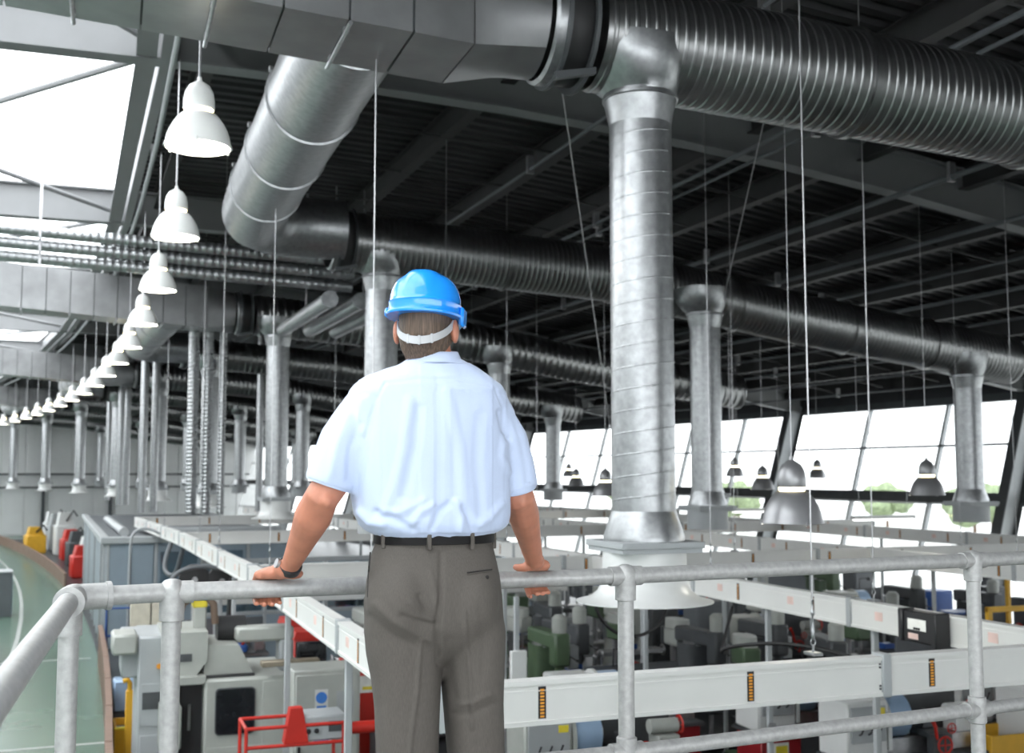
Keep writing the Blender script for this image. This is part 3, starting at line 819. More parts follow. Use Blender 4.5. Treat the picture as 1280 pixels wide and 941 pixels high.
for i, s in enumerate(DUCTS):
    lab = ['big ribbed silver duct crossing just under the roof above the thickest drop duct', 'ribbed silver duct running level with the top of the blue helmet',
           'ribbed duct with a white-lit plenum box behind the second hanging lamp row'][i] if i < 3 else 'ribbed duct crossing under the roof, %s from the gallery' % ['', '', '', 'fourth', 'fifth', 'sixth', 'seventh', 'eighth', 'ninth'][i]
    T = thing('main_duct', lab, 'duct', P(s, 0), ang(s), 'ribbed ducts under the roof' if i > 2 else None)
    o = inst('ribbed_tube', tubeN if i < 2 else tubeF, T)
    for x in (6.05, 8.0, 10.4, 12.75, 14.6):
        inst('joint_band', bandm, T, (x, 0, zd(x) - zd(0)))
    obj('end_cap', MB().loft([xring(16.58, DR + .014), xring(16.64, DR + .014), xring(16.66, DR - .03)]), galv_rib, T)
    if i % 2 == 0 and i < 8:
        ex = plenum(T, -5.6, 2.45); coupling(T, 3.13)
        # branch tube along the hall to the next duct
        L = BAY - .1; xb = 1.75; zb = zd(xb) + .0
        ys = [.30, .48] + [.5 + (L - 1.0) * k / 5 for k in range(1, 6)]
        Bq = thing('branch_duct', 'smooth silver duct slung along the hall from the near plenum to the next duct' if i == 0 else 'smooth branch duct linking a plenum to the next ribbed duct', 'duct', P(s, 0), ang(s), None if i == 0 else 'branch ducts')
        pts_ = [(xb, y, zb) for y in (.42, L - .95)] + [(xb + .08, L - .50, zb), (xb + .40, L - .15, zb), (xb + .85, L - .04, zb), (3.2, L - .04, zb)]
        P2 = []
        for k in range(len(pts_) - 1):
            for q in range(6): P2.append(Vector(pts_[k]).lerp(Vector(pts_[k + 1]), q / 6))
        P2.append(Vector(pts_[-1]))
        for _ in range(4): P2 = [P2[0]] + [(P2[k - 1] + P2[k] * 2 + P2[k + 1]) / 4 for k in range(1, len(P2) - 1)] + [P2[-1]]
        obj('smooth_tube', MB().path(P2, DR, 40, False), galv, Bq)
        for y in (.47, 2.7, 4.6, 6.4):
            obj('joint_band', MB().path([(xb, y - .025, zb), (xb, y - .02, zb), (xb, y + .02, zb), (xb, y + .025, zb)], [DR, DR + .022, DR + .022, DR], 40, False), galv, Bq)
            for a in (2.6, .55): obj('band_bolt', CB(xb + (DR + .035) * math.cos(a) - .02, xb + (DR + .035) * math.cos(a) + .02, y - .03, y + .03, zb + (DR + .03) * math.sin(a) - .025, zb + (DR + .03) * math.sin(a) + .025, .005), steel, Bq)
    else: coupling(T, 3.2)
for o in (tubeN, tubeF, bandm): bpy.data.objects.remove(o)

# drop ducts with a bell diffuser at the bottom
def drop(r, s, label, group=None, near=False, rad=.255, zbot=3.95, painted=True):
    T = thing('drop_duct', label, 'duct', P(s, r), ang(s), group)
    zt = zd(r) - DR - .05
    seg = 40 if near else 20
    # shoe branch: round below, a wide saddle above that reaches upstream
    R1 = rad * 1.18
    def shoe(q, z):
        out = []
        e = 2 / (2 + .8 * q)
        for k in range(seg):
            t = 2 * PI * k / seg; c, s_ = math.cos(t), math.sin(t)
            x = (R1 + .085 * q) * math.copysign(abs(c) ** e, c) - .085 * q; y = (R1 + .135 * q) * math.copysign(abs(s_) ** e, s_)
            out.append((x, y, z))
        return out
    obj('shoe_branch', MB().loft([shoe(0, zt), shoe(0, zt + .035), shoe(.35, zt + .10), shoe(.7, zt + .19), shoe(.95, zt + .30), shoe(1, zt + .44)], False), galv, T, sharp=40)
    obj('rim_band', MB().lathe([(R1, -.02), (R1 + .012, -.012), (R1 + .012, .012), (R1, .02)], seg, (0, 0, zt), False), galv, T)
    obj('upper_cone', MB().lathe([(rad, -.22), (rad + .004, -.20), (R1, -.012)], seg, (0, 0, zt), False), galv, T)
    z1 = zt - .21; z0 = zbot
    obj('spiral_tube', MB().lathe([(rad, z0), (rad, (z0 + z1) / 2), (rad, z1)], seg, (0, 0, 0), False), galv, T)
    if near or s < 30:
        hp = .172; n = 26 if near else 14; turns = (z1 - z0) / hp
        rg = []
        for k in range(int(turns * n)):
            t = 2 * PI * k / n; z = z0 + hp * k / n; c, s_ = math.cos(t), math.sin(t)
            rg.append([((rad - .001) * c, (rad - .001) * s_, z - .010), ((rad + .004) * c, (rad + .004) * s_, z), ((rad - .001) * c, (rad - .001) * s_, z + .010)])
        obj('spiral_seam', MB().loft(rg, False, close=True), galv, T, sharp=60)
    obj('lower_cone', MB().lathe([(rad + .004, .0), (rad + .006, -.012), (rad * 1.27, -.20), (rad * 1.27, -.235)], seg, (0, 0, z0), False), galv, T)
    zp = z0 - .235
    obj('square_plate', MB().cbox(-.355, .355, -.355, .355, zp - .05, zp, .004).box(-.34, .34, -.34, .34, zp - .085, zp - .05), lgrey, T)
    zp -= .085
    if painted:
        obj('bell_diffuser', MB().lathe([(.335, 0), (.335, -.20), (.345, -.25), (.375, -.31), (.43, -.355), (.50, -.38), (.545, -.388), (.545, -.396), (.48, -.39), (.36, -.33), (.325, -.24), (.32, 0)], seg, (0, 0, zp), False), white, T)
    else:
        obj('outlet_sleeve', MB().lathe([(.335, 0), (.335, -.30), (.325, -.30), (.325, 0)], seg, (0, 0, zp), False), lgrey, T)
    return T
DROPR = [4.03, 9.45, 15.5]
drop(4.0, 8.36, 'thick silver spiral drop duct with a white bell nozzle just beyond the railing', near=True)
drop(4.03, 17.3, 'silver drop duct rising straight behind the man and his helmet', painted=False)
drop(9.40, 16.6, 'silver drop duct between the thickest duct and the hanging cable, windows behind', painted=False)
drop(15.5, 17.2, 'silver drop duct under the end of its ribbed main, in front of the windows', painted=False)
ORD = ['first', 'second', 'third', 'fourth', 'fifth', 'sixth', 'seventh', 'eighth', 'ninth']
for i, s in enumerate(DUCTS[2:], 2):
    for r in DROPR:
        if i == 2: lab = 'silver drop duct of the third ribbed duct'; g = 'drop ducts of the third ribbed duct'
        else: lab = 'slender distant silver drop duct far down the hall'; g = 'distant drop ducts'
        lab = 'silver drop duct of the %s ribbed duct, %s' % (ORD[i], 'nearest the skylight' if r < 5 else 'nearest the windows' if r > 12 else 'in mid-hall')
        drop(r, s - .4, lab, g, painted=(r < 5))

# pipe bundles: three slim tubes across the hall, three drops, three stubs along the hall
for k in range(3):
    y = 19.2 + .14 * k
    o = thing('slim_duct', 'slim spiral tube crossing from the skylight side to the second ribbed duct', 'duct', P(y, 0), ang(y), 'slim tubes crossing the skylight')
    rg = []
    zk = 8.05 - .19 * k
    for i in range(84):
        x = -6 + i * .12
        for dx, dr in ((0, 0), (.06, 0), (.07, .004), (.11, .004)): rg.append([(x + dx, (.092 + dr) * math.cos(2 * PI * q / 14), zk - .03 * (x + 2) + (.092 + dr) * math.sin(2 * PI * q / 14)) for q in range(14)])
    obj('spiral_tube', MB().loft(rg), galv, o)
    obj('pipe_hanger', B(-1.0, -.96, -.13, -.10, zk - .15, 8.8), steel, o)
for k in range(3):
    r = 4.0 + .52 * k
    o = thing('slim_duct', 'slim tube stub running along the hall beneath the second ribbed duct', 'duct', P(18.2, 0), ang(18.2), 'tube stubs under the second duct')
    obj('tube', MB().path([(r - .6, 0, 7.05), (r - .6, 4.2, 7.05)], .13, 18), galv, o)
    obj('cap', MB().path([(r - .6, -.05, 7.05), (r - .6, .02, 7.05)], .14, 18), galv, o)
    obj('strap_hanger', B(r - .61, r - .59, 1.9, 1.94, 7.17, 9.42), steel, o)
for k in range(3):
    o = thing('slim_duct', 'slim vertical spiral tube in a set of three beside a drop duct', 'duct', P(27.0, 2.35 + .33 * k), ang(27), 'three slim vertical tubes')
    rg = []
    for i in range(46):
        z = 3.3 + i * .09
        for dz, dr in ((0, 0), (.045, 0), (.055, .006), (.08, .006)): rg.append([((.12 - .02 * k + dr) * math.cos(2 * PI * q / 14), (.12 - .02 * k + dr) * math.sin(2 * PI * q / 14), z + dz) for q in range(14)])
    obj('spiral_tube', MB().loft(rg), galv, o)
    obj('elbow', MB().path([(0, 0, 7.4), (0, -.02, 7.52), (0, -.12, 7.62), (0, -.45, 7.64)], .12 - .02 * k, 14), galv, o)
for (s, r) in ((38, 2.6), (38.3, 3.0), (47, 3.2), (47.3, 3.5), (56, 4.3), (37.5, 6.2)):
    o = thing('slim_duct', 'slim vertical tube far down the hall', 'duct', P(s, r), ang(s), 'far slim vertical tubes')
    obj('tube', MB().lathe([(.12, 3.0), (.12, zr(r) + .715)], 12), galv, o); obj('joint_ring', MB().lathe([(.14, 5.0), (.14, 5.05)], 12), galv, o)

# ------------------------------------------------------------------ pendant lamps
def lamp(name, label, group, shade_m, top, glow=True, seg=28):
    T = thing(name, label, 'lamp', (0, 0, 0), 0, group)
    R_ = .25
    pr = [(R_, 0), (R_ + .008, .004), (R_ + .006, .016), (.246, .04), (.236, .09), (.218, .14), (.192, .19), (.160, .235), (.132, .262), (.112, .272)]
    pi = [(r - .006, z) for r, z in pr[::-1]]
    obj('shade', MB().lathe(pr + pi, seg, (0, 0, 0), False), shade_m, T, sharp=50)
    obj('gap_ring', MB().lathe([(.104, .268), (.108, .300), (.104, .305)], seg, (0, 0, 0), False), lampring, T)
    obj('gear_housing', MB().lathe([(.114, .300), (.120, .312), (.118, .38), (.106, .44), (.078, .49), (.04, .515), (.020, .53), (.016, .56)], seg), shade_m, T)
    obj('diffuser', MB().lathe([(R_ - .012, .012), (R_ - .012, .018)], seg), lampglow, T)
    for a in (.4, 2.5, 4.6): obj('clip', CB((R_ + .004) * math.cos(a) - .01, (R_ + .004) * math.cos(a) + .01, (R_ + .004) * math.sin(a) - .01, (R_ + .004) * math.sin(a) + .01, -.012, .024, .003), shade_m, T)
    obj('suspension', MB().path([(0, 0, .55), (0, 0, top)], .009 if shade_m == lampw else .004, 8), steel, T)
    return T
LL = [8.97, 12.54, 16.29, 20.2, 24.0, 27.6, 31.3, 35.0, 38.7, 42.4, 46.1, 49.8, 53.5, 57.2, 60.9, 64.6]
l0 = None
for k, s in enumerate(LL):
    lab = ('big white bell lamp hanging under the skylight, topmost and first of its row' if k == 0 else 'second white bell lamp in the row under the skylight' if k == 1 else
           'white bell lamp under the skylight, %s in its row from the gallery' % ['third', 'fourth', 'fifth', 'sixth', 'seventh', 'eighth', 'ninth', 'tenth', 'eleventh', 'twelfth', 'thirteenth', 'fourteenth', 'fifteenth', 'sixteenth'][k - 2])
    g = 'white bell lamps under the skylight'
    p = P(s, .53 + .04 * min(k, 8), 6.75)
    if l0 is None: l0 = lamp('pendant_lamp', lab, g, lampw, 1.95); l0.location = p
    else: dup(l0, p, 0, lab, g)
trk = thing('lamp_track', 'pale conduit track from which the white bell lamps hang', 'track')
obj('channel', MB().path([P(s, .50 + .0045 * max(0, s - 9), 8.72) for s in range(0, 68, 4)], .035, 8), lgrey, trk)
for s in LL[::2]: obj('bracket', B(-.02, .02, -.02, .02, -.02, .35), steel, trk, P(s + 1, .50 + .0045 * max(0, s - 8), 8.72))
l1 = None
RL = [(5.34, 8.31, 3.83, 'satin grey bell lamp with a glowing collar beside the hanging cable, biggest of its kind'), (11.5, 13.9, 3.92, None), (14.07, 21.7, 3.88, None), (9.36, 20.2, 3.8, None), (19.6, 26.6, 4.1, None), (14.8, 31.9, 3.85, None),
      (17.4, 27.4, 4.15, None), (20.6, 19.9, 4.18, None), (18.6, 35.0, 4.1, None), (9.4, 27.5, 3.85, None), (19.8, 41, 4.1, None)]
for r, s, z, lab in RL:
    lab = lab or 'small grey bell lamp hanging in front of the window wall'
    if l1 is None: l1 = lamp('pendant_lamp', lab, 'grey bell lamps over the machines', lampg, zr(5.3) - 3.83 + .80); l1.location = P(s, r, z)
    else:
        o = dup(l1, P(s, r, z), 0, lab, 'grey bell lamps over the machines')
        for c in o.children:
            if c.name.startswith('suspension'): c.scale = (1, 1, (zr(r) + .80 - z) / (zr(5.3) - 3.83 + .80))

# ------------------------------------------------------------------ busbar trunking and its cables
TZ, TH, TW = 2.91, .25, .085
def trunk_mesh(L):
    mb = MB().box(0, L, -TW / 2, TW / 2, -TH / 2, TH / 2)
    mb.box(0, L, -TW / 2 - .012, TW / 2 + .012, TH / 2 - .022, TH / 2 + .004).box(0, L, -TW / 2 - .012, TW / 2 + .012, -TH / 2 - .004, -TH / 2 + .022)
    mb.box(0, L, -TW / 2 - .004, TW / 2 + .004, TH / 2 - .060, TH / 2 - .052)
    return mb
def sticker(T, x, side):
    y = side * (TW / 2 + .001)
    o = obj('warning_sticker', B(x - .024, x + .024, min(y, y + side * .003), max(y, y + side * .003), -.092, .092), blackp, T)
    y2 = y + side * .003
    for k in range(9): obj('orange_bar', B(x - .013, x + .013, min(y2, y2 + side * .0015), max(y2, y2 + side * .0015), -.085 + .019 * k, -.074 + .019 * k), orange, o)
def trunk(a, b, label, group=None, side=-1, stick=True, joints=2.95, detail=True):
    d = b - a; L = d.length
    T = thing('busbar_trunking', label, 'trunking', a, math.atan2(d.y, d.x), group)
    obj('casing', trunk_mesh(L), alu, T, sharp=20)
    n = max(1, int(L / joints))
    for k in range(n + 1):
        x = L * k / n if n else 0
        obj('joint_clamp', CB(x - .035, x + .035, -TW / 2 - .02, TW / 2 + .02, -TH / 2 - .012, TH / 2 + .02, .006), lgrey, T)
        if detail: 
            for z in (-.08, -.06, .06, .08): obj('joint_bolt', B(x - .055, x - .045, side * (TW / 2 + .006) - .004, side * (TW / 2 + .006) + .004, z - .006, z + .006), dgrey, T)
    if stick:
        k = .5
        while k < L - .2:
            sticker(T, k, side); k += 1.42
    return T
def cable(p, top, label, group):
    T = thing('suspension_cable', label, 'cable', p, 0, group)
    obj('wire', MB().path([(0, 0, .20), (0, 0, top - p[2])], .0055, 6), steel, T)
    obj('turnbuckle', MB().lathe([(.006, .10), (.012, .11), (.012, .17), (.006, .18), (.006, .26), (.014, .27), (.014, .29), (.006, .30), (.006, .35), (.012, .36), (.006, .37)], 10), galv, T)
    obj('eye_bolt', MB().path([(.018 * math.cos(t), 0, .085 + .022 * math.sin(t)) for t in [2 * PI * k / 12 for k in range(13)]], .005, 6), galv, T)
    obj('hanger_clamp', CB(-.04, .04, -.06, .06, 0, .022, .004).lathe([(.008, .02), (.008, .07)], 8), galv, T)
    return T
TR = [1.84, 6.80, 11.75, 16.7]; TS = [6.62, 15.5, 24.4, 33.3]
near = trunk(P(6.45, 1.9, TZ), P(6.98, 16.7, TZ), 'white busbar trunking nearest the railing, level beam with orange-striped stickers')
for k, s in enumerate(TS[1:]):
    trunk(P(s, 1.9, TZ), P(s, 19.5, TZ), ['second white trunking beam across the hall, passing behind both hands', 'third trunking beam across the hall, below the drop ducts', 'farthest trunking beam across the hall'][k], None, detail=False, joints=4.4)
for k, r in enumerate(TR):
    lab = ['trunking beam running away down the hall beside the watch hand', 'trunking beam running away past the white bell nozzle, with a black tap-off box', 'trunking beam running along the hall, third from the aisle', 'trunking beam running along the hall nearest the windows'][k]
    ss = [6.45, 15.5, 24.4, 33.3, 42.0] if k else [6.45, 15.5, 24.4, 33.3]
    T = thing('busbar_trunking', lab, 'trunking', (0, 0, 0))
    for a, b in zip(ss, ss[1:]):
        p, q = P(a, r, TZ + .002 * k), P(b, r, TZ + .002 * k); d = q - p; L = d.length
        M_ = Matrix.Translation(p) @ Matrix.Rotation(math.atan2(d.y, d.x), 4, 'Z')
        m = trunk_mesh(L); m.v = [tuple(M_ @ Vector(v)) for v in m.v]; obj('casing', m, alu, T, sharp=20)
        for j in range(3):
            m = MB().cbox(L * j / 3 - .035, L * j / 3 + .035, -TW / 2 - .02, TW / 2 + .02, -TH / 2 - .012, TH / 2 + .02, .006, M=M_); obj('joint_clamp', m, lgrey, T)
        for j in range(6):
            x = .8 + 1.45 * j
            for sd_ in (-1, 1):
                y = sd_ * (TW / 2 + .002)
                o = obj('warning_sticker', B(x - .024, x + .024, y - .0015, y + .0015, -.092, .092, M=M_), blackp, T)
                if a < 20 and sd_ == (1 if r < 3 else 1):
                    for kk in range(9): obj('orange_bar', B(x - .013, x + .013, y + .001, y + .003, -.085 + .019 * kk, -.074 + .019 * kk, M=M_), orange, o)
            obj('paper_notice', B(x + .35, x + .46, TW / 2, TW / 2 + .003, -.03, .05, M=M_), pinkp, T)
cable(P(6.70, 4.43, TZ + TH / 2 + .004), zr(4.4) + .74, 'long bright steel cable hanging down to the nearest trunking beam', None)
for (s, r) in ((9.2, 6.80), (12.2, 6.8), (8.6, 1.84), (14.0, 1.84), (19.0, 1.84), (15.5, 4.5), (15.5, 9.2), (15.5, 13.6), (24.4, 5.0), (24.4, 9.8), (24.4, 14.2), (19, 6.8), (12.5, 11.75), (19.5, 11.75), (33.3, 6), (6.75, 8.4), (24.4, 2.2), (27.5, 1.84)):
    cable(P(s, r, TZ + TH / 2 + .004), zr(r) + .74, 'thin suspension cable holding the trunking grid', 'thin suspension cables')
# slanting stay wires of the drop ducts
for a, b, lab in ((un(700, 95, Y=9.2), un(762, 530, Y=15.4), 'thin stay wire slanting down beside the thick drop duct'), (un(962, 120, Y=8.9), un(905, 372, Y=16.4), 'thin stay wire slanting across the near duct')):
    T = thing('stay_wire', lab, 'wire'); obj('wire', MB().path([a, b], .006, 6), steel, T); obj('end_loop', MB().path([b, b - Vector((0, 0, .06))], .009, 6), steel, T)
# tap-off boxes on the trunking
def tapoff(s, r, label, w_=.42):
    T = thing('tap_off_box', label, 'electrical box', P(s, r, TZ), ang(s) + PI / 2)
    obj('housing', CB(-w_ / 2, w_ / 2, .075, .20, -.13, .14, .012), blackp, T)
    obj('end_plate', CB(-w_ / 2 - .05, -w_ / 2 + .02, .07, .23, -.15, .15, .01), blackp, T)
    obj('end_plate', CB(w_ / 2 - .02, w_ / 2 + .04, .07, .22, -.13, .15, .01), blackp, T)
    f = obj('label_plate', B(-w_ * .25, w_ * .32, .200, .203, -.02, .075), paper, T)
    for k in range(3): obj('knob', MB().path([(-.02 + .03 * k, .203, -.005), (-.02 + .03 * k, .212, -.005)], .010, 10), blackp, f)
    obj('notice', B(0, .13, .200, .203, -.10, -.05), pinkp, T)
    obj('cable_gland', MB().lathe([(.025, -.22), (.025, -.13)], 10, (-w_ * .3, .14, 0)), blackp, T)
    return T
tapoff(8.35, 6.80, 'black tap-off box with white label on the trunking by the railing post')
tapoff(13.3, 6.80, 'black tap-off box beside the thick duct plate', .3)
def hose(pts_, r_, label, m=blackrub, name='power_cable', grp=None):
    Q = [Vector(p) for p in pts_]
    for _ in range(3):
        N = [Q[0]]
        for a, b in zip(Q, Q[1:]): N += [a.lerp(b, .25), a.lerp(b, .75)]
        Q = N + [Q[-1]]
    o = obj(name, MB().path(Q, r_, 8), m, sharp=80)
    return tag(o, label, 'cable', grp)
hose([P(8.5, 6.95, 2.7), P(8.9, 6.8, 2.45), P(9.7, 6.3, 2.62), P(10.4, 5.9, 2.5), P(11.0, 6.2, 2.3), P(11.4, 6.6, 2.75)], .02, 'black power cable looping down from the tap-off box')
hose([P(13.2, 6.7, 2.75), P(12.9, 6.6, 2.5), P(12.7, 6.2, 2.28), P(12.6, 5.8, 2.3), P(12.5, 5.5, 2.5), P(12.5, 5.4, 2.75)], .02, 'black power cable sagging below the white bell nozzle')
hose([P(26.0, 1.84, 2.8), P(25.6, 1.6, 2.2), P(25.0, 1.8, 2.05), P(24.6, 1.9, 2.7)], .05, 'thick dark cable loop hanging from the far trunking', mgrey)
hose([P(27.5, 1.84, 2.82), P(27.5, 1.5, 3.0), P(27.5, 1.15, 2.95), P(27.5, 1.1, 2.5), P(27.5, 1.1, .05)], .03, 'bent pale conduit rising in front of the grey booth', lgrey, 'conduit')
hose([P(18.5, 1.84, 2.75), P(18.5, 1.5, 2.82), P(18.5, 1.1, 2.72), P(18.5, 1.0, 2.4), P(18.5, 1.0, .05)], .035, 'bent grey conduit behind the cream machine', mgrey, 'conduit')
hose([P(17.5, 1.84, 2.7), P(17.5, 1.8, 1.9), P(17.4, 1.7, .8), P(17.4, 1.7, .02)], .04, 'black cable dropping from the trunking to a reel')
# tangential conduits under the roof
for j, (r, dz, rad) in enumerate(((7.6, -.10, .04), (7.85, -.12, .03), (10.2, -.08, .05), (12.0, -.05, .045), (13.3, -.10, .03), (14.6, -.08, .05), (16.1, -.1, .035), (17.6, -.1, .05), (19.0, -.08, .04), (20.4, -.08, .04), (5.6, -.05, .03))):
    T = thing('roof_conduit', 'thin pale conduit running along the hall below the roof beams', 'pipe', (0, 0, 0), 0, 'roof conduits')
    obj('pipe', MB().path([P(s, r, zr(r) + dz) for s in range(2, 62, 4)], rad * .8, 8), mgrey, T)
    for s in range(5, 40, 6): obj('pipe_clip', B(-.05, .05, -.03, .03, -.06, .2), steel, T, P(s + .4 * j, r, zr(r) + dz), ang(s))

# ------------------------------------------------------------------ shop floor: slab beside the aisle with the shade between machines put into its colour, timber edge, booth
shopm = mat('shaded_shop_floor', (.028, .030, .033, 1), .35, 0, .25, 1.2)
def redge(s): return .12 + .030 * max(0, s - 15) + .0002 * max(0, s - 15) ** 2
mb = MB(); rg = []
for i in range(30):
    s = 6 + 74 * i / 29
    a, b = redge(s), 20.8
    rg.append([tuple(P(s, a, .002)), tuple(P(s, b, .002)), tuple(P(s, b, .02)), tuple(P(s, a, .02))])
shop = struct(obj('floor_workshop', mb.loft(rg), shopm))
edge = thing('timber_barrier', 'low brown timber barrier curving along the green aisle', 'barrier')
for k in range(28):
    s = 13.2 + 2.35 * k
    if 27 < s < 46: continue
    a, b = P(s, redge(s) - .02), P(s + 2.3, redge(s + 2.3) - .02); L = (b - a).length
    h0 = .88 if s < 30 else .5
    obj('plank', CB(0, L, -.05, .05, h0 - .03, h0 + .02, .006), wood, edge, (a.x, a.y, 0), math.atan2(b.y - a.y, b.x - a.x))
    obj('board', CB(.01, L - .01, -.03, .03, .0, h0 - .03, .006), wood, edge, (a.x, a.y, 0), math.atan2(b.y - a.y, b.x - a.x))

# grey booth of framed panels
sB = 29.6
booth = thing('grey_booth', 'blue-grey panelled metal booth standing beside the green aisle', 'booth', P(sB, .70), ang(sB) - .035)
booth.scale = (1, 1, .925)
BW, BD, BHh = 4.6, 17.0, 2.92
obj('shell', B(.05, BW, .05, BD, 0, BHh - .1), bluegrey, booth)
for k in range(4):
    x = .10 + 1.12 * k
    obj('panel', CB(x + .03, x + 1.06, .0, .05, .12, 2.66, .012), bluegrey, booth)
    obj('frame_post', CB(x - .04, x + .04, -.025, .06, 0, 2.75, .008), lgrey, booth)
    if k in (1, 2): obj('booth_window', B(x + .10, x + .98, -.008, .004, 1.1, 2.5), glassb, booth)
obj('door_edge', B(.62, .64, -.03, .0, .1, 2.5), dgrey, booth)
for k in range(11):
    y = .12 + 1.5 * k
    obj('panel', CB(0, .05, y + .04, y + 1.44, .12, 2.66, .012), bluegrey if k % 3 else mgrey, booth)
    obj('frame_post', CB(-.025, .06, y - .04, y + .04, 0, 2.75, .008), lgrey, booth)
obj('roof_edge', MB().cbox(-.08, BW + .08, -.08, .12, 2.74, 2.92, .015), lgrey, booth)
obj('roof_edge', MB().cbox(-.08, .12, .12, BD, 2.74, 2.92, .015), lgrey, booth)
obj('roof_edge', MB().cbox(BW - .12, BW + .08, .12, BD, 2.74, 2.92, .015), lgrey, booth)
obj('roof_sheet', B(.1, BW - .1, .1, BD, 2.80, 2.86), mgrey, booth)
obj('roof_duct', MB().path([(1.6, .7, 3.0), (4.4, .7, 3.0)], .12, 14), lgrey, booth)
obj('roof_duct', MB().path([(.5, 9.5, 3.0), (.5, .7, 3.0)], .12, 14), lgrey, booth)
# glazed partitions to the right of the booth
for k in range(6):
    s, r = 24.6, 2.3 + 1.3 * k
    T = thing('glazed_partition', 'grey framed partition panel with blue-tinted glass beside the booth', 'partition', P(s, r), ang(s), 'glazed partitions')
    obj('lower_panel', CB(.02, 1.26, 0, .05, .05, 1.3, .01), bluegrey, T)
    obj('pane', B(.05, 1.23, .02, .03, 1.35, 2.35), glassb, T)
    obj('head_rail', CB(0, 1.28, -.01, .06, 2.35, 2.45, .008), lgrey, T)
    obj('post', CB(-.03, .03, -.01, .06, 0, 2.45, .008), lgrey, T); obj('mid_rail', CB(0, 1.28, -.01, .06, 1.28, 1.36, .008), lgrey, T)
T = thing('white_beam', 'wide white crane beam crossing above the glazed partitions', 'beam', P(21.0, 1.9), ang(21))
obj('beam_web', CB(0, 7, -.05, .05, 1.92, 2.32, .01), white, T); obj('beam_flange', CB(0, 7, -.12, .12, 2.30, 2.34, .006), white, T)
for x in (.2, 3.5, 6.8): obj('support_leg', CB(x - .06, x + .06, -.06, .06, 0, 1.95, .006), lgrey, T)
# hose reels
for k, (px, py) in enumerate(((243, 718), (277, 720))):
    p = un(px, py + 6, Y=19.9)
    T = thing('hose_reel', 'round black hose reel on a stand before the booth', 'reel', (p.x, p.y, 0), 0, 'hose reels')
    obj('drum', MB().path([(0, -.08, p.z), (0, -.07, p.z), (0, .07, p.z), (0, .08, p.z)], [.18, .25, .25, .18], 22), blackrub, T)
    obj('hub', MB().path([(0, -.12, p.z), (0, .1, p.z)], .05, 12), steel, T)
    obj('stand', CB(-.03, .03, .09, .15, 0, p.z + .1, .006), lgrey, T)
# slim column by the aisle's far side
T = thing('wall_column', 'tall white steel column on the far side of the green aisle', 'column', P(31.5, -1.98), ang(31.5))
obj('shaft', MB().box(-.15, .15, -.012, .012, 0, 8.75).box(-.15, -.13, -.15, .15, 0, 8.75).box(.13, .15, -.15, .15, 0, 8.75), white, T)
obj('base_plate', CB(-.2, .2, -.2, .2, 0, .03, .004), lgrey, T)
for k, (s, r, h) in enumerate(((27.6, -1.85, 1.15), (29.3, -1.95, 1.5), (38, -1.35, 1.3))):
    T = thing('steel_cabinet', 'grey steel cabinet against the far side of the aisle', 'cabinet', P(s, r), ang(s), 'aisle cabinets')
    obj('carcass', CB(-.5, .25, -.5, .5, 0, h, .01), mgrey, T); obj('top', CB(-.53, .28, -.53, .53, h, h + .04, .01), lgrey, T)
    for y in (-.46, .02): d_ = obj('door', CB(.25, .275, y, y + .44, .08, h - .06, .006), bluegrey, T); obj('handle', CB(.275, .295, y + .2, y + .22, h * .5, h * .5 + .15, .003), steel, d_)

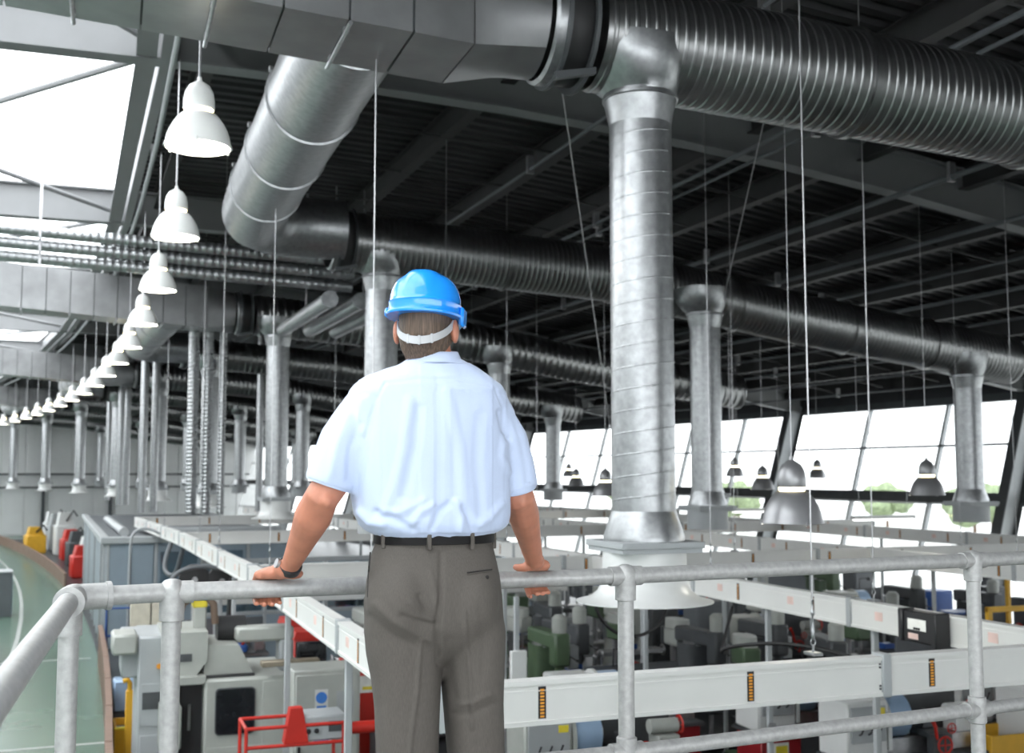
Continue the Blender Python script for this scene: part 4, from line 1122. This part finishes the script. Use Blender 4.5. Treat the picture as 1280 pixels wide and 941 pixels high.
# ------------------------------------------------------------------ machine builders
def grp(name, label, cat, s, r, rz=0.0, group=None): return thing(name, label, cat, P(s, r), ang(s) + rz, group)
def wheel(T, c, rad, axis='y', m=steel, name='handwheel'):
    R_ = []
    for k in range(21):
        t = 2 * PI * k / 20; a, b = rad * math.cos(t), rad * math.sin(t)
        R_.append((c[0] + a, c[1], c[2] + b) if axis == 'y' else (c[0], c[1] + a, c[2] + b))
    mb = MB().path(R_, rad * .13, 6)
    mb.path([R_[0], R_[10]], rad * .09, 6).path([R_[5], R_[15]], rad * .09, 6)
    return obj(name, mb, m, T)
def lathe(label, group, cab, head=white, lever=red):
    T = thing('engine_lathe', label, 'lathe', (0, 0, 0), 0, group)
    obj('pedestal', CB(0, .62, 0, .62, .02, .74, .015), cab, T); obj('pedestal', CB(1.55, 2.1, 0, .62, .02, .74, .015), cab, T)
    obj('kick_panel', CB(.63, 1.54, .04, .10, .05, .70, .01), dgrey, T)
    n = obj('notice', B(.12, .42, -.004, .0, .42, .66), paper, T); obj('notice_band', B(.22, .40, -.006, -.003, .50, .62), byellow, n)
    obj('chip_tray', CB(-.02, 2.14, -.05, .68, .74, .80, .01), dgrey, T)
    obj('bed', MB().cbox(.55, 2.1, .16, .22, .80, 1.0, .008).cbox(.55, 2.1, .40, .46, .80, 1.0, .008).box(.55, 2.1, .22, .40, .80, .93), steel, T)
    obj('headstock', CB(-.02, .56, .02, .62, .80, 1.50, .025), head, T)
    obj('gear_panel', CB(.02, .52, -.004, .02, 1.02, 1.44, .006), lgrey, T)
    obj('label', B(.38, .50, -.008, -.003, 1.34, 1.42), byellow, T)
    for k in range(3): obj('speed_lever', MB().path([(.12 + .13 * k, -.02, 1.12), (.12 + .13 * k, -.06, 1.14), (.15 + .13 * k, -.07, 1.22)], .011, 6), blackp, T)
    # rounded guard plate and chuck guard
    pts_ = [(-.30, .90), (-.30, 1.25)] + [(-.30 * math.cos(t), 1.25 + .30 * math.sin(t)) for t in [PI * k / 10 for k in range(1, 10)]] + [(.30, 1.25), (.30, .90)]
    g = MB(); n_ = len(pts_); vs = [(x, .32 + y, z) for x in (.57, .62) for y, z in pts_]
    g.add(vs, [tuple(range(n_)), tuple(range(n_, 2 * n_))[::-1]] + [(i, (i + 1) % n_, (i + 1) % n_ + n_, i + n_) for i in range(n_)])
    obj('guard_plate', g, head, T)
    obj('chuck_guard', MB().path([(.62, .32, 1.25), (.95, .32, 1.25)], .265, 26), pblue, T)
    obj('chuck', MB().path([(.95, .32, 1.25), (1.02, .32, 1.25)], [.14, .12], 20), steel, T)
    obj('carriage', MB().cbox(1.15, 1.45, .0, .52, 1.0, 1.08, .01).cbox(1.15, 1.45, -.06, .06, .80, 1.05, .01), dgrey, T)
    obj('tool_post', MB().cbox(1.22, 1.38, .20, .36, 1.08, 1.22, .01).lathe([(.03, 1.22), (.02, 1.30)], 10, (1.30, .28, 0)), dgrey, T)
    wheel(T, (1.30, -.10, .93), .10, 'y', lever); wheel(T, (1.42, -.08, 1.12), .06, 'y', lever)
    obj('feed_lever', MB().path([(1.22, -.05, 1.0), (1.16, -.1, 1.16), (1.10, -.1, 1.28)], [.02, .022, .03], 8), lever, T)
    obj('tailstock', MB().cbox(1.72, 2.0, .18, .44, 1.0, 1.16, .01).path([(1.66, .31, 1.25), (2.02, .31, 1.25)], .085, 14), head, T)
    wheel(T, (2.06, .31, 1.25), .10, 'x', lever)
    obj('splash_guard', CB(.62, 2.1, .64, .67, .80, 1.52, .006), dgrey, T)
    obj('work_lamp', MB().path([(1.05, .60, 1.5), (1.05, .58, 1.75), (1.15, .40, 1.78)], .014, 6).lathe([(.06, -.08), (.03, 0)], 10, (1.16, .38, 1.80)), blackp, T)
    return T
def mill(label, group, col, tbl=steel):
    T = thing('milling_machine', label, 'milling machine', (0, 0, 0), 0, group)
    obj('base', CB(-.35, .35, -.5, .5, .02, .22, .02), col, T)
    obj('column', MB().loft([ring((0, .25, .2), .27, .25, .25, 20, 4), ring((0, .25, 1.0), .22, .22, .22, 20, 4), ring((0, .25, 1.55), .20, .24, .22, 20, 4)]), col, T)
    obj('knee', CB(-.18, .18, -.42, .05, .55, .85, .02), col, T)
    obj('knee_screw', MB().lathe([(.035, .2), (.035, .56)], 10, (0, -.22, 0)), steel, T)
    obj('saddle', CB(-.22, .22, -.40, .0, .85, .94, .012), dgrey, T)
    obj('table', CB(-.62, .62, -.38, -.08, .94, 1.03, .01), tbl, T)
    obj('ram', CB(-.13, .13, -.35, .60, 1.55, 1.78, .03), col, T)
    obj('turret', MB().lathe([(.19, 1.52), (.19, 1.58)], 20, (0, .2, 0)), steel, T)
    obj('head', MB().cbox(-.13, .13, -.55, -.28, 1.30, 1.80, .035).lathe([(.05, 1.15), (.07, 1.2), (.07, 1.32)], 14, (0, -.41, 0)), col, T)
    obj('motor', MB().lathe([(.11, 1.80), (.115, 1.84), (.115, 2.02), (.07, 2.07)], 18, (0, -.41, 0)), offwhite, T)
    wheel(T, (-.68, -.23, .98), .09, 'x'); wheel(T, (.68, -.23, .98), .09, 'x'); wheel(T, (.0, -.47, .74), .09, 'y', red)
    obj('quill_lever', MB().path([(.14, -.45, 1.45), (.2, -.62, 1.40)], .012, 6).ell((.2, -.63, 1.40), .025, .025, .025, 8, 6), blackp, T)
    obj('control_box', CB(.24, .42, -.2, .0, 1.20, 1.55, .015), lgrey, T)
    obj('control_arm', MB().path([(.16, .1, 1.5), (.33, -.1, 1.55)], .025, 8), lgrey, T)
    obj('vice', MB().cbox(-.12, .12, -.32, -.14, 1.03, 1.13, .01), blue, T)
    return T
def drill(label, group, col):
    T = thing('pillar_drill', label, 'drill', (0, 0, 0), 0, group)
    obj('base', CB(-.22, .22, -.35, .25, .02, .10, .015), col, T)
    obj('pillar', MB().lathe([(.05, .1), (.05, 1.75)], 14, (0, .08, 0)), steel, T)
    obj('table', MB().cbox(-.2, .2, -.32, .05, .88, .93, .01).lathe([(.07, .82), (.07, .96)], 14, (0, .08, 0)), steel, T)
    obj('head', MB().cbox(-.14, .14, -.36, .16, 1.40, 1.68, .03), col, T)
    obj('belt_cover', MB().loft([ring((0, -.06, 1.68), .15, .27, .30, 22, 2.6), ring((0, -.06, 1.83), .14, .26, .29, 22, 2.6)]), offwhite, T)
    obj('spindle', MB().lathe([(.015, 1.12), (.03, 1.18), (.03, 1.40)], 10, (0, -.24, 0)), steel, T)
    obj('motor', MB().lathe([(.09, 1.38), (.095, 1.42), (.095, 1.66)], 14, (0, .30, 0)), dgrey, T)
    for k in range(3):
        t = 2 * PI * k / 3; obj('feed_handle', MB().path([(.15, -.2, 1.5), (.16, -.2 + .14 * math.cos(t), 1.5 + .14 * math.sin(t))], .009, 6), steel, T)
    return T
def bench(label, group, top, cabm):
    T = thing('workbench', label, 'workbench', (0, 0, 0), 0, group)
    obj('bench_top', CB(-.8, .8, -.35, .35, .85, .92, .012), top, T)
    for x in (-.74, .70):
        for y in (-.3, .26): obj('leg', CB(x, x + .05, y, y + .05, .02, .85, .005), cabm, T)
    obj('drawer_unit', CB(.15, .68, -.32, .3, .25, .84, .01), cabm, T)
    for k in range(3):
        d_ = obj('drawer', CB(.17, .66, -.345, -.32, .28 + .185 * k, .45 + .185 * k, .006), cabm, T); obj('handle', CB(.30, .53, -.365, -.345, .36 + .185 * k, .38 + .185 * k, .004), steel, d_)
    obj('vice', MB().cbox(-.62, -.46, -.4, -.1, .92, 1.04, .012).cbox(-.60, -.48, -.5, -.42, .95, 1.06, .01).path([(-.54, -.62, .98), (-.54, -.4, .98)], .015, 8), blue, T)
    obj('tool_box', MB().cbox(-.2, .25, -.1, .18, .92, 1.12, .01).path([(-.1, .04, 1.12), (-.1, .04, 1.18), (.15, .04, 1.18), (.15, .04, 1.12)], .012, 6), red, T)
    obj('back_board', CB(-.8, .8, .33, .36, .92, 1.5, .006), mgrey, T)
    return T
def cabinet(label, group, m, w_=.75, d_=.5, h=1.9):
    T = thing('control_cabinet', label, 'cabinet', (0, 0, 0), 0, group)
    obj('carcass', CB(0, w_, 0, d_, .05, h, .015), m, T); obj('plinth', B(.02, w_ - .02, .02, d_ - .02, .02, .06), dgrey, T)
    dd = obj('door', CB(.03, w_ - .03, -.02, .0, .12, h - .05, .01), m, T); obj('handle', CB(.06, .09, -.045, -.02, h * .5, h * .5 + .16, .005), blackp, dd)
    return T

# ------------------------------------------------------------------ the cream CNC machine below the watch hand
C = grp('cnc_machine', 'large cream CNC lathe with a dark rounded window and open dark doorway', 'machine', 14.18, .83, .0)
obj('enclosure', MB().cbox(.30, 1.62, .0, 1.5, .05, 1.81, .03), offwhite, C)
obj('front_panel', CB(.98, 1.58, -.015, .0, .15, 1.76, .008), offwhite, C)
obj('kick_plate', CB(.34, .96, -.012, .0, .10, 1.02, .006), offwhite, C)
rr_ = []
for cx_, cz_, a0 in ((.83, 1.64, 0), (.49, 1.64, 90), (.49, 1.22, 180), (.83, 1.22, 270)):
    for k in range(6): t = math.radians(a0 + 18 * k); rr_.append((cx_ + .05 * math.cos(t), cz_ + .05 * math.sin(t)))
wf = obj('window_frame', MB().prism([(x + (x - .66) * .06, z + (z - 1.43) * .05) for x, z in rr_], -.022, .0), dgrey, C)
obj('window_pane', MB().prism(rr_, -.028, -.02), screenm, C)
obj('doorway_back', B(.0, .30, .25, .30, .05, 1.78), blackp, C)
obj('door_jamb', CB(-.04, .02, .0, 1.5, .05, 1.80, .01), offwhite, C); obj('door_head', CB(-.04, .32, .0, 1.5, 1.76, 1.86, .01), offwhite, C)
obj('inner_light', MB().path([(.15, .2, 1.2), (.15, .2, 1.5)], .02, 8), steel, C)
obj('sliding_hood', MB().prism([(.30, 1.84), (.88, 1.84), (.72, 2.17), (.34, 2.20)], .15, 1.1), offwhite, C)
obj('hood_seal', CB(.30, .90, .1, .16, 1.79, 1.84, .006), blackrub, C)
obj('upper_housing', MB().prism([(-.18, 1.86), (.22, 1.86), (.34, 2.02), (.34, 2.36), (-.18, 2.36)], .1, 1.2), offwhite, C)
obj('name_plate', B(.02, .16, .09, .1, 2.02, 2.11), dgrey, C)
obj('side_cabinet', MB().cbox(-.44, -.10, .35, 1.5, .05, 2.30, .025).cbox(-.62, -.40, .5, 1.4, 1.80, 2.30, .02), lgrey, C)
obj('side_hatch', CB(-.40, -.14, .335, .35, 1.25, 1.75, .006), lgrey, C); obj('side_hatch', CB(-.40, -.14, .335, .35, .25, 1.15, .006), lgrey, C); obj('stop_button', MB().path([(-.2, .33, 1.95), (-.2, .30, 1.95)], .03, 12), orange, C); obj('vent', CB(-.38, -.16, .325, .336, 1.45, 1.65, .003), dgrey, C)
obj('side_drawer', CB(-.20, .04, -.12, .3, 1.05, 1.55, .02), offwhite, C); obj('coolant_tank', CB(-.40, -.10, .05, .34, .05, .7, .02), dgrey, C)
obj('top_cover', CB(-.74, -.45, .3, .9, 2.10, 2.34, .03), offwhite, C)
obj('signal_post', MB().cbox(.20, .36, .5, .66, 2.30, 2.62, .02), offwhite, C)
obj('post_cap', CB(.19, .37, .49, .67, 2.60, 2.70, .015), byellow, C)
obj('chain_hose', MB().path([(.02, .5, 2.2), (.02, .5, 2.5), (.08, .5, 2.66), (.20, .5, 2.74), (.34, .5, 2.74), (.44, .5, 2.64), (.46, .5, 2.4)], .045, 10), mat('brown_hose', (.16, .11, .08, 1), .6), C)
obj('feeder_arm', CB(.70, 1.40, .3, .6, 2.18, 2.36, .03), offwhite, C); obj('feeder_leg', CB(1.22, 1.40, .3, .6, 1.80, 2.20, .03), lgrey, C)
obj('spindle_motor', MB().path([(.5, .7, 2.3), (.85, .7, 2.3)], .17, 16), blackp, C)
obj('tool_rail', MB().cbox(.95, 1.65, -.1, .05, 1.93, 2.0, .01), mat('worn_bronze', (.28, .24, .18, 1), .5, .3), C)
obj('conduit', MB().path([(1.64, -.05, 1.95), (1.66, -.06, 1.2), (1.66, -.06, .4)], .016, 8), offwhite, C)
obj('power_socket', CB(1.24, 1.36, -.06, -.015, 1.18, 1.28, .01), blackp, C)
obj('power_lead', MB().path([(1.34, -.06, 1.23), (1.5, -.1, 1.26), (1.66, -.12, 1.15), (1.74, -.14, .95)], .013, 6), blackp, C)
obj('monitor', CB(1.42, 1.78, .15, .3, 1.90, 2.16, .012), screenm, C)
cab1 = cabinet('white control cabinet with blue and yellow safety signs before the red machines', None, offwhite, .78, .6, 2.0)
cab1.location = P(13.3, 2.02); cab1.rotation_euler = (0, 0, ang(13.3))
obj('mandatory_sign', B(.25, .40, -.026, -.020, 1.50, 1.78), white, cab1); obj('sign_disc', MB().path([(.325, -.025, 1.69), (.325, -.030, 1.69)], .065, 20), mat('sign_blue', (.05, .20, .60, 1), .5), cab1)
obj('sign_text', B(.27, .38, -.029, -.025, 1.53, 1.60), MATS['sign_blue'], cab1)
obj('warning_sign', B(.22, .44, -.026, -.020, 1.18, 1.42), paper, cab1); obj('sign_text', B(.24, .42, -.029, -.025, 1.32, 1.39), byellow, cab1); obj('sign_text', B(.24, .42, -.029, -.025, 1.21, 1.28), MATS['sign_blue'], cab1)
obj('blank_notice', B(.50, .70, -.026, -.020, 1.50, 1.75), lgrey, cab1)
# red units behind the cabinet
for k, (s, r, w_, h, lab) in enumerate(((16.3, 2.55, .42, 2.02, 'red machine unit with a paper label behind the white cabinet'), (18.2, 2.75, .5, 1.95, 'red machine unit farther behind, beside the trunking'), (15.2, 3.05, .75, 1.72, 'wide red machine unit between the white cabinet and the man'))):
    T = grp('red_unit', lab, 'machine', s, r)
    obj('body', CB(0, w_, 0, .6, .05, h - .1, .02), red, T); obj('lid', MB().prism([(0, h - .1), (w_, h - .1), (w_ - .06, h), (.04, h)], 0, .6), red, T)
    n = obj('label', B(w_ * .2, w_ * .75, -.005, .0, h - .38, h - .16), paper, T); obj('label_print', B(w_ * .3, w_ * .65, -.008, -.004, h - .34, h - .30), byellow, n)
    obj('foot', B(.05, w_ - .05, .05, .55, 0.02, .06), dgrey, T)
T = grp('battery_rack', 'low grey rack with a row of dark caps beside the man', 'rack', 14.6, 3.35)
obj('case', CB(0, .8, 0, .5, .05, 1.0, .015), mgrey, T)
for k in range(6): obj('cap', MB().lathe([(.05, 1.0), (.05, 1.08), (.03, 1.1)], 10, (.09 + .13 * k, .1, 0)), blackp, T)
# red trolley in front of the cabinet
T = grp('red_trolley', 'red tubular trolley carrying a grey instrument below the cabinet', 'trolley', 11.5, 1.28)
for pts_ in ([(0, 0, 1.78), (.95, 0, 1.78)], [(0, 0, 1.60), (.95, 0, 1.60)], [(0, 0, .3), (0, 0, 1.78)], [(.95, 0, .3), (.95, 0, 1.78)], [(0, .5, .3), (0, .5, 1.78)], [(.95, .5, .3), (.95, .5, 1.78)], [(0, 0, 1.78), (0, .5, 1.78)], [(0, .5, 1.78), (.95, .5, 1.78)], [(0, 0, .5), (.95, 0, .5)], [(0, .5, .5), (.95, .5, .5)]):
    obj('frame_tube', MB().path(pts_, .018, 8), red, T)
obj('lower_shelf', CB(-.02, .97, -.02, .52, .46, .50, .004), dgrey, T)
obj('riser', MB().prism([(.36, 1.62), (.60, 1.62), (.54, 1.95), (.42, 1.95)], -.02, .12), red, T)
ib = obj('instrument', CB(.48, .98, .0, .4, 1.62, 1.86, .015), lgrey, T)
for k in range(2): obj('knob', MB().path([(.60 + .08 * k, -.02, 1.72), (.60 + .08 * k, .0, 1.72)], .025, 12), blackp, ib)
obj('display', B(.80, .93, -.004, .0, 1.70, 1.80), dgrey, ib)
obj('air_cylinder', MB().path([(.98, .1, 1.70), (1.28, .1, 1.70), (1.34, .1, 1.70)], [.06, .06, .05], 14), red, T); obj('cylinder_cap', MB().path([(1.34, .1, 1.70), (1.40, .1, 1.70)], .055, 14), blackp, T)
for x in (0, .95):
    for y in (0, .5): obj('wheel', MB().path([(x - .03, y, .17), (x + .03, y, .17)], .15, 14), blackrub, T)
# yellow base and post by the barrier
T = grp('orange_bin', 'open orange steel bin beside the timber barrier', 'bin', 17.9, .28)
obj('front', CB(0, .6, 0, .03, .02, .55, .005), yellow, T); obj('back', CB(0, .6, .77, .8, .02, .55, .005), yellow, T)
obj('side', CB(0, .03, .03, .77, .02, .55, .005), yellow, T); obj('side', CB(.57, .6, .03, .77, .02, .55, .005), yellow, T); obj('contents', CB(.03, .57, .03, .77, .05, .45, .02), dgrey, T); obj('rim', MB().cbox(-.01, .61, -.01, .02, .53, .57, .004), byellow, T)
T = grp('yellow_post', 'yellow steel post with a hooked head next to the grey side of the machine', 'post', 17.0, .42)
obj('upright', CB(-.05, .05, -.04, .04, .02, 1.25, .01), yellow, T); obj('hook', MB().path([(0, 0, 1.22), (0, 0, 1.34), (-.03, -.02, 1.40), (-.09, -.03, 1.38)], .035, 8), yellow, T); obj('foot_plate', CB(-.12, .12, -.12, .12, .02, .04, .003), dgrey, T)
T = grp('guard_fence', 'blue tubular guard fence standing where the barrier meets the booth', 'fence', 27.2, .62)
for pts_ in ([(0, 0, .02), (0, 0, 1.25), (1.4, 0, 1.25), (1.4, 0, .02)], [(0, 0, .65), (1.4, 0, .65)], [(.7, 0, .02), (.7, 0, 1.25)]): obj('tube', MB().path(pts_, .03, 8), blue, T)
T = grp('blue_barrel', 'blue plastic box with dark base beside the barrier', 'box', 19.6, .32)
obj('body', CB(0, .35, 0, .4, .45, .95, .03), pblue, T); obj('base', CB(.02, .33, .02, .38, .02, .45, .02), dgrey, T)
# clutter on a bench behind the CNC machine
bb = bench('long bench crowded with red and blue tools behind the cream machine', None, steel, bluegrey); bb.location = P(22.2, 2.1); bb.rotation_euler = (0, 0, ang(22)); bb.scale = (1.35, 1, 1)
for k in range(14):
    x = 1.15 + .31 * (k % 7); y = 21.98 + .26 * (k // 7); m = [red, blue, white, dgrey, red, blue, steel][k % 7]
    T = thing('bench_tool', ['red', 'blue', 'white', 'dark', 'red', 'blue', 'steel'][k % 7] + ' hand machine lying on the crowded bench', 'tool', P(y, x, .92), random.uniform(-.3, .3), 'tools on the crowded bench')
    h = random.uniform(.12, .3); obj('body', MB().cbox(-.11, .11, -.08, .08, 0, h, .03), m, T); obj('grip', MB().path([(0, 0, h), (.06, 0, h + .08), (.14, 0, h + .06)], .025, 8), [blackp, white, red][k % 3], T)
for (px, py, w_) in ((178, 768, .36), (202, 768, .36)):
    p = un(px, py, Y=21.0)
    T = thing('carton', 'cream carton box on a stand before the booth', 'box', (p.x - .2, 21.0, 0), 0, 'cream cartons')
    obj('box', CB(0, w_, 0, .4, p.z - .2, p.z + .22, .01), mat('cream_card', (.62, .58, .48, 1), .7), T); obj('stand', CB(.03, w_ - .03, .03, .37, .02, p.z - .2, .01), mgrey, T)

# ------------------------------------------------------------------ rows of machines on the right
protoL = [lathe('red-based engine lathe with white headstock and pale blue chuck guard', 'red-based lathes', dred), lathe('grey-based engine lathe with white headstock', 'grey-based lathes', mgrey, offwhite, red)]
protoM = [mill('cream milling machine with vertical head', 'cream milling machines', offwhite), mill('green milling machine with vertical head', 'green milling machines', green), mill('dark grey milling machine with vertical head', 'dark milling machines', dgrey, dgrey)]
protoD = [drill('cream pillar drill with white belt cover', 'cream pillar drills', offwhite), drill('green pillar drill with white belt cover', 'green pillar drills', green)]
protoB = [bench('steel workbench with blue vice and red tool box', 'steel workbenches', steel, mgrey), bench('timber-topped workbench with blue vice and red tool box', 'timber-topped workbenches', wood, blue)]
protoC = [cabinet('dark control cabinet among the machines', 'dark cabinets', dgrey, .6, .5, 1.7), cabinet('grey control cabinet among the machines', 'grey cabinets', mgrey, .7, .5, 1.9), cabinet('blue control cabinet among the machines', 'blue cabinets', blue, .6, .5, 1.5)]
used = set()
def place(o, s, r, rz=0.0, label=None):
    loc = P(s, r, .02); a = ang(s) + rz
    if o.name in used: n = dup(o, loc, a)
    else: used.add(o.name); o.location = loc; o.rotation_euler = (0, 0, a); n = o
    if label:
        n['label'] = label
        if 'group' in n: del n['group']
    return n
place(protoL[0], 14.3, 5.75)
for s, r in ((13.35, 8.2), (11.7, 8.35), (12.9, 11.1), (11.6, 11.0), (17.0, 14.6), (14.4, 14.0)): place(protoL[0], s, r)
for s, r in ((18.8, 11.4), (21.6, 16.0), (24.8, 13.4), (28.5, 16.4), (12.1, 4.4)): place(protoL[1], s, r)
for s, r in ((18.9, 6.2), (19.2, 9.2), (22.4, 11.6), (26.5, 9.6), (30.8, 13.0), (31.5, 8.0), (20.2, 4.6)): place(protoM[0], s, r)
for s, r in ((16.7, 6.6), (21.6, 8.0), (24.0, 17.5), (29.0, 11.5)): place(protoM[1], s, r)
for s, r in ((16.4, 10.3), (21.5, 13.6), (26.8, 6.0), (34.0, 11.2), (18.8, 17.2)): place(protoM[2], s, r)
for s, r in ((17.0, 9.0), (23.6, 9.4), (20.4, 12.9), (28.2, 14.0)): place(protoD[0], s, r)
for s, r in ((16.6, 12.2), (24.4, 7.4), (26.4, 11.6)): place(protoD[1], s, r)
for s, r in ((14.6, 11.6), (22.6, 5.8), (29.5, 18.0), (26.6, 18.2), (33, 16)): place(protoB[0], s, r, PI)
for s, r in ((16.2, 13.3), (20.3, 15.0), (23.0, 15.2), (32.0, 18.5)): place(protoB[1], s, r, PI)
for s, r in ((15.9, 5.0), (20.6, 10.6), (25.9, 16), (19.9, 18.6), (28.0, 8.3)): place(protoC[0], s, r)
for s, r in ((17.8, 5.0), (22.9, 7.0), (24.9, 19.3), (18.3, 10.2)): place(protoC[1], s, r)
for s, r in ((21.2, 18.3), (18.0, 15.8), (27.2, 13.0)): place(protoC[2], s, r)
for s, r in ((14.6, 10.2), (16.0, 8.9), (17.6, 7.3), (19.9, 8.0), (17.6, 13.6), (23.1, 12.8), (14.7, 16.6), (25.2, 10.4), (17.3, 17.2), (20.0, 16.4)): place(protoM[2], s, r, random.uniform(-.5, .5))  # extra dark machines added to deepen the shade on the shop floor
for s, r in ((15.0, 9.0), (17.9, 8.4), (20.7, 9.4), (22.1, 10.2), (25.1, 12.2)): place(protoD[1], s, r, random.uniform(-.5, .5))
for s, r in ((17.6, 4.1), (19.4, 7.1)): place(protoD[0], s, r, .3)
# red stack lights, and service poles from the floor to the trunking
def pole(s, r, box, label, grp_):
    T = grp('service_pole', label, 'pole', s, r, 0, grp_)
    obj('pole', MB().cbox(-.03, .03, -.025, .025, .02, TZ - TH / 2 - .01, .006), lgrey, T)
    obj('foot', CB(-.09, .09, -.09, .09, .02, .04, .003), dgrey, T)
    if box: obj('socket_box', CB(-.10, .10, -.10, -.03, 1.75, 2.15, .01), white, T)
    else: obj('clip', CB(-.05, .05, -.045, -.03, 1.5, 1.55, .003), steel, T)
pole(13.0, 4.62, True, 'service pole with a white socket box beside the man', None)
for s, r in ((9.2, 6.80), (11.0, 6.80), (13.9, 6.80), (15.5, 5.4), (15.5, 7.6), (15.5, 9.0), (15.5, 10.6), (15.5, 13.0), (12.0, 11.75), (18.5, 11.75), (20.4, 6.8), (24.4, 8.2), (24.4, 11.0), (24.4, 15.2), (9.4, 1.84), (12.6, 1.84), (17.2, 1.84), (21.0, 16.7), (28.5, 6.8), (28, 11.75)):
    pole(s, r, False, 'plain grey service pole under the trunking', 'plain service poles')
# a second tier of light strips and shelving near the windows
for k in range(4):
    s = 16.5 + 5.2 * k
    T = grp('strip_light', 'long white strip light hanging among the far trunking', 'light', s, 17.8 - .4 * (k % 2), .0, 'strip lights near the windows')
    obj('casing', CB(-.9, .9, -.07, .07, 3.18, 3.26, .008), white, T); obj('tube', CB(-.85, .85, -.05, .05, 3.15, 3.18, .01), mat('tube_glow', (.9, .9, .9, 1), .4, emit=(1, 1, .96, 1), estr=2.5), T)
    for x in (-.7, .7): obj('hanger', MB().path([(x, 0, 3.25), (x, 0, zr(17.8) + .80)], .006, 6), steel, T)
# trees and a hedge outside the windows
for k in range(14):
    s = 10 + 5.0 * k
    r = 52 + 6 * math.sin(k * 1.7)
    T = grp('garden_tree', 'round green tree standing outside the window wall', 'tree', s, r, 0, 'trees outside the windows')
    mb = MB()
    for q in range(7): 
        a = q * 2.4; mb.ell((.9 * math.cos(a) * (q > 0), .9 * math.sin(a) * (q > 0), 2.3 + .3 * math.sin(q * 1.3) + (.5 if q == 0 else 0)), .9, .9, .8, 12, 8)
    for i, v in enumerate(mb.v):
        V = Vector(v); n = noise.noise(V * 2.3 + Vector((k, 0, 0))) * .22; c = V - Vector((0, 0, 2.3)); mb.v[i] = tuple(V + c.normalized() * n)
    obj('crown', mb, leaf, T); obj('trunk', MB().lathe([(.14, -.05), (.10, 1.0), (.08, 1.9)], 10), wood, T)
# far clutter behind the barrier beyond the booth
for k, (s, r, m, h) in enumerate(((50, 2.3, red, 1.3), (53, 3.0, white, 1.5), (56, 3.0, dgrey, 1.6), (60, 3.4, red, 1.5), (64, 3.8, white, 2.2), (68, 4.2, lgrey, 2.0), (72, 4.8, white, 2.0), (58, 4.4, dgrey, 1.9), (66, 2.7, yellow, 1.4))):
    T = grp('far_machine', ['red', 'white', 'dark', 'tall red', 'tall white', 'grey', 'far white', 'wide dark', 'yellow'][k] + ' machine behind the barrier at the far end of the aisle', 'machine', s, r)
    obj('body', CB(-.4, .6, -.4, .5, .02, h * .7, .05), m, T); obj('hood', MB().prism([(-.3, h * .7), (.5, h * .7), (.3, h), (-.2, h)], -.3, .4), m, T); obj('arm', MB().path([(.1, -.3, h * .8), (.4, -.5, h + .1), (.6, -.5, h - .2)], .05, 8), blackp, T)

for k, (px, py) in enumerate(((1240, 880), (1262, 800))):
    p = un(px, py, Y=13.6 + 4 * k)
    T = thing('yellow_post', ['yellow crane post beside the last railing post', 'yellow crane post farther off beyond the last railing post'][k], 'post', (p.x, p.y, .02))
    obj('upright', CB(-.04, .04, -.04, .04, 0, 2.3, .01), yellow, T); obj('jib', CB(-.04, .7, -.03, .03, 2.22, 2.3, .01), yellow, T); obj('foot_plate', CB(-.12, .12, -.12, .12, 0, .02, .003), dgrey, T)
T = grp('orange_bin', 'orange steel bin on the floor by the yellow crane post', 'bin', 11.6, 10.35)
obj('front', CB(0, .7, 0, .03, .02, 1.0, .005), yellow, T); obj('back', CB(0, .7, .57, .6, .02, 1.0, .005), yellow, T); obj('side', CB(0, .03, .03, .57, .02, 1.0, .005), yellow, T); obj('side', CB(.67, .7, .03, .57, .02, 1.0, .005), yellow, T); obj('contents', CB(.03, .67, .03, .57, .05, .85, .02), dgrey, T)
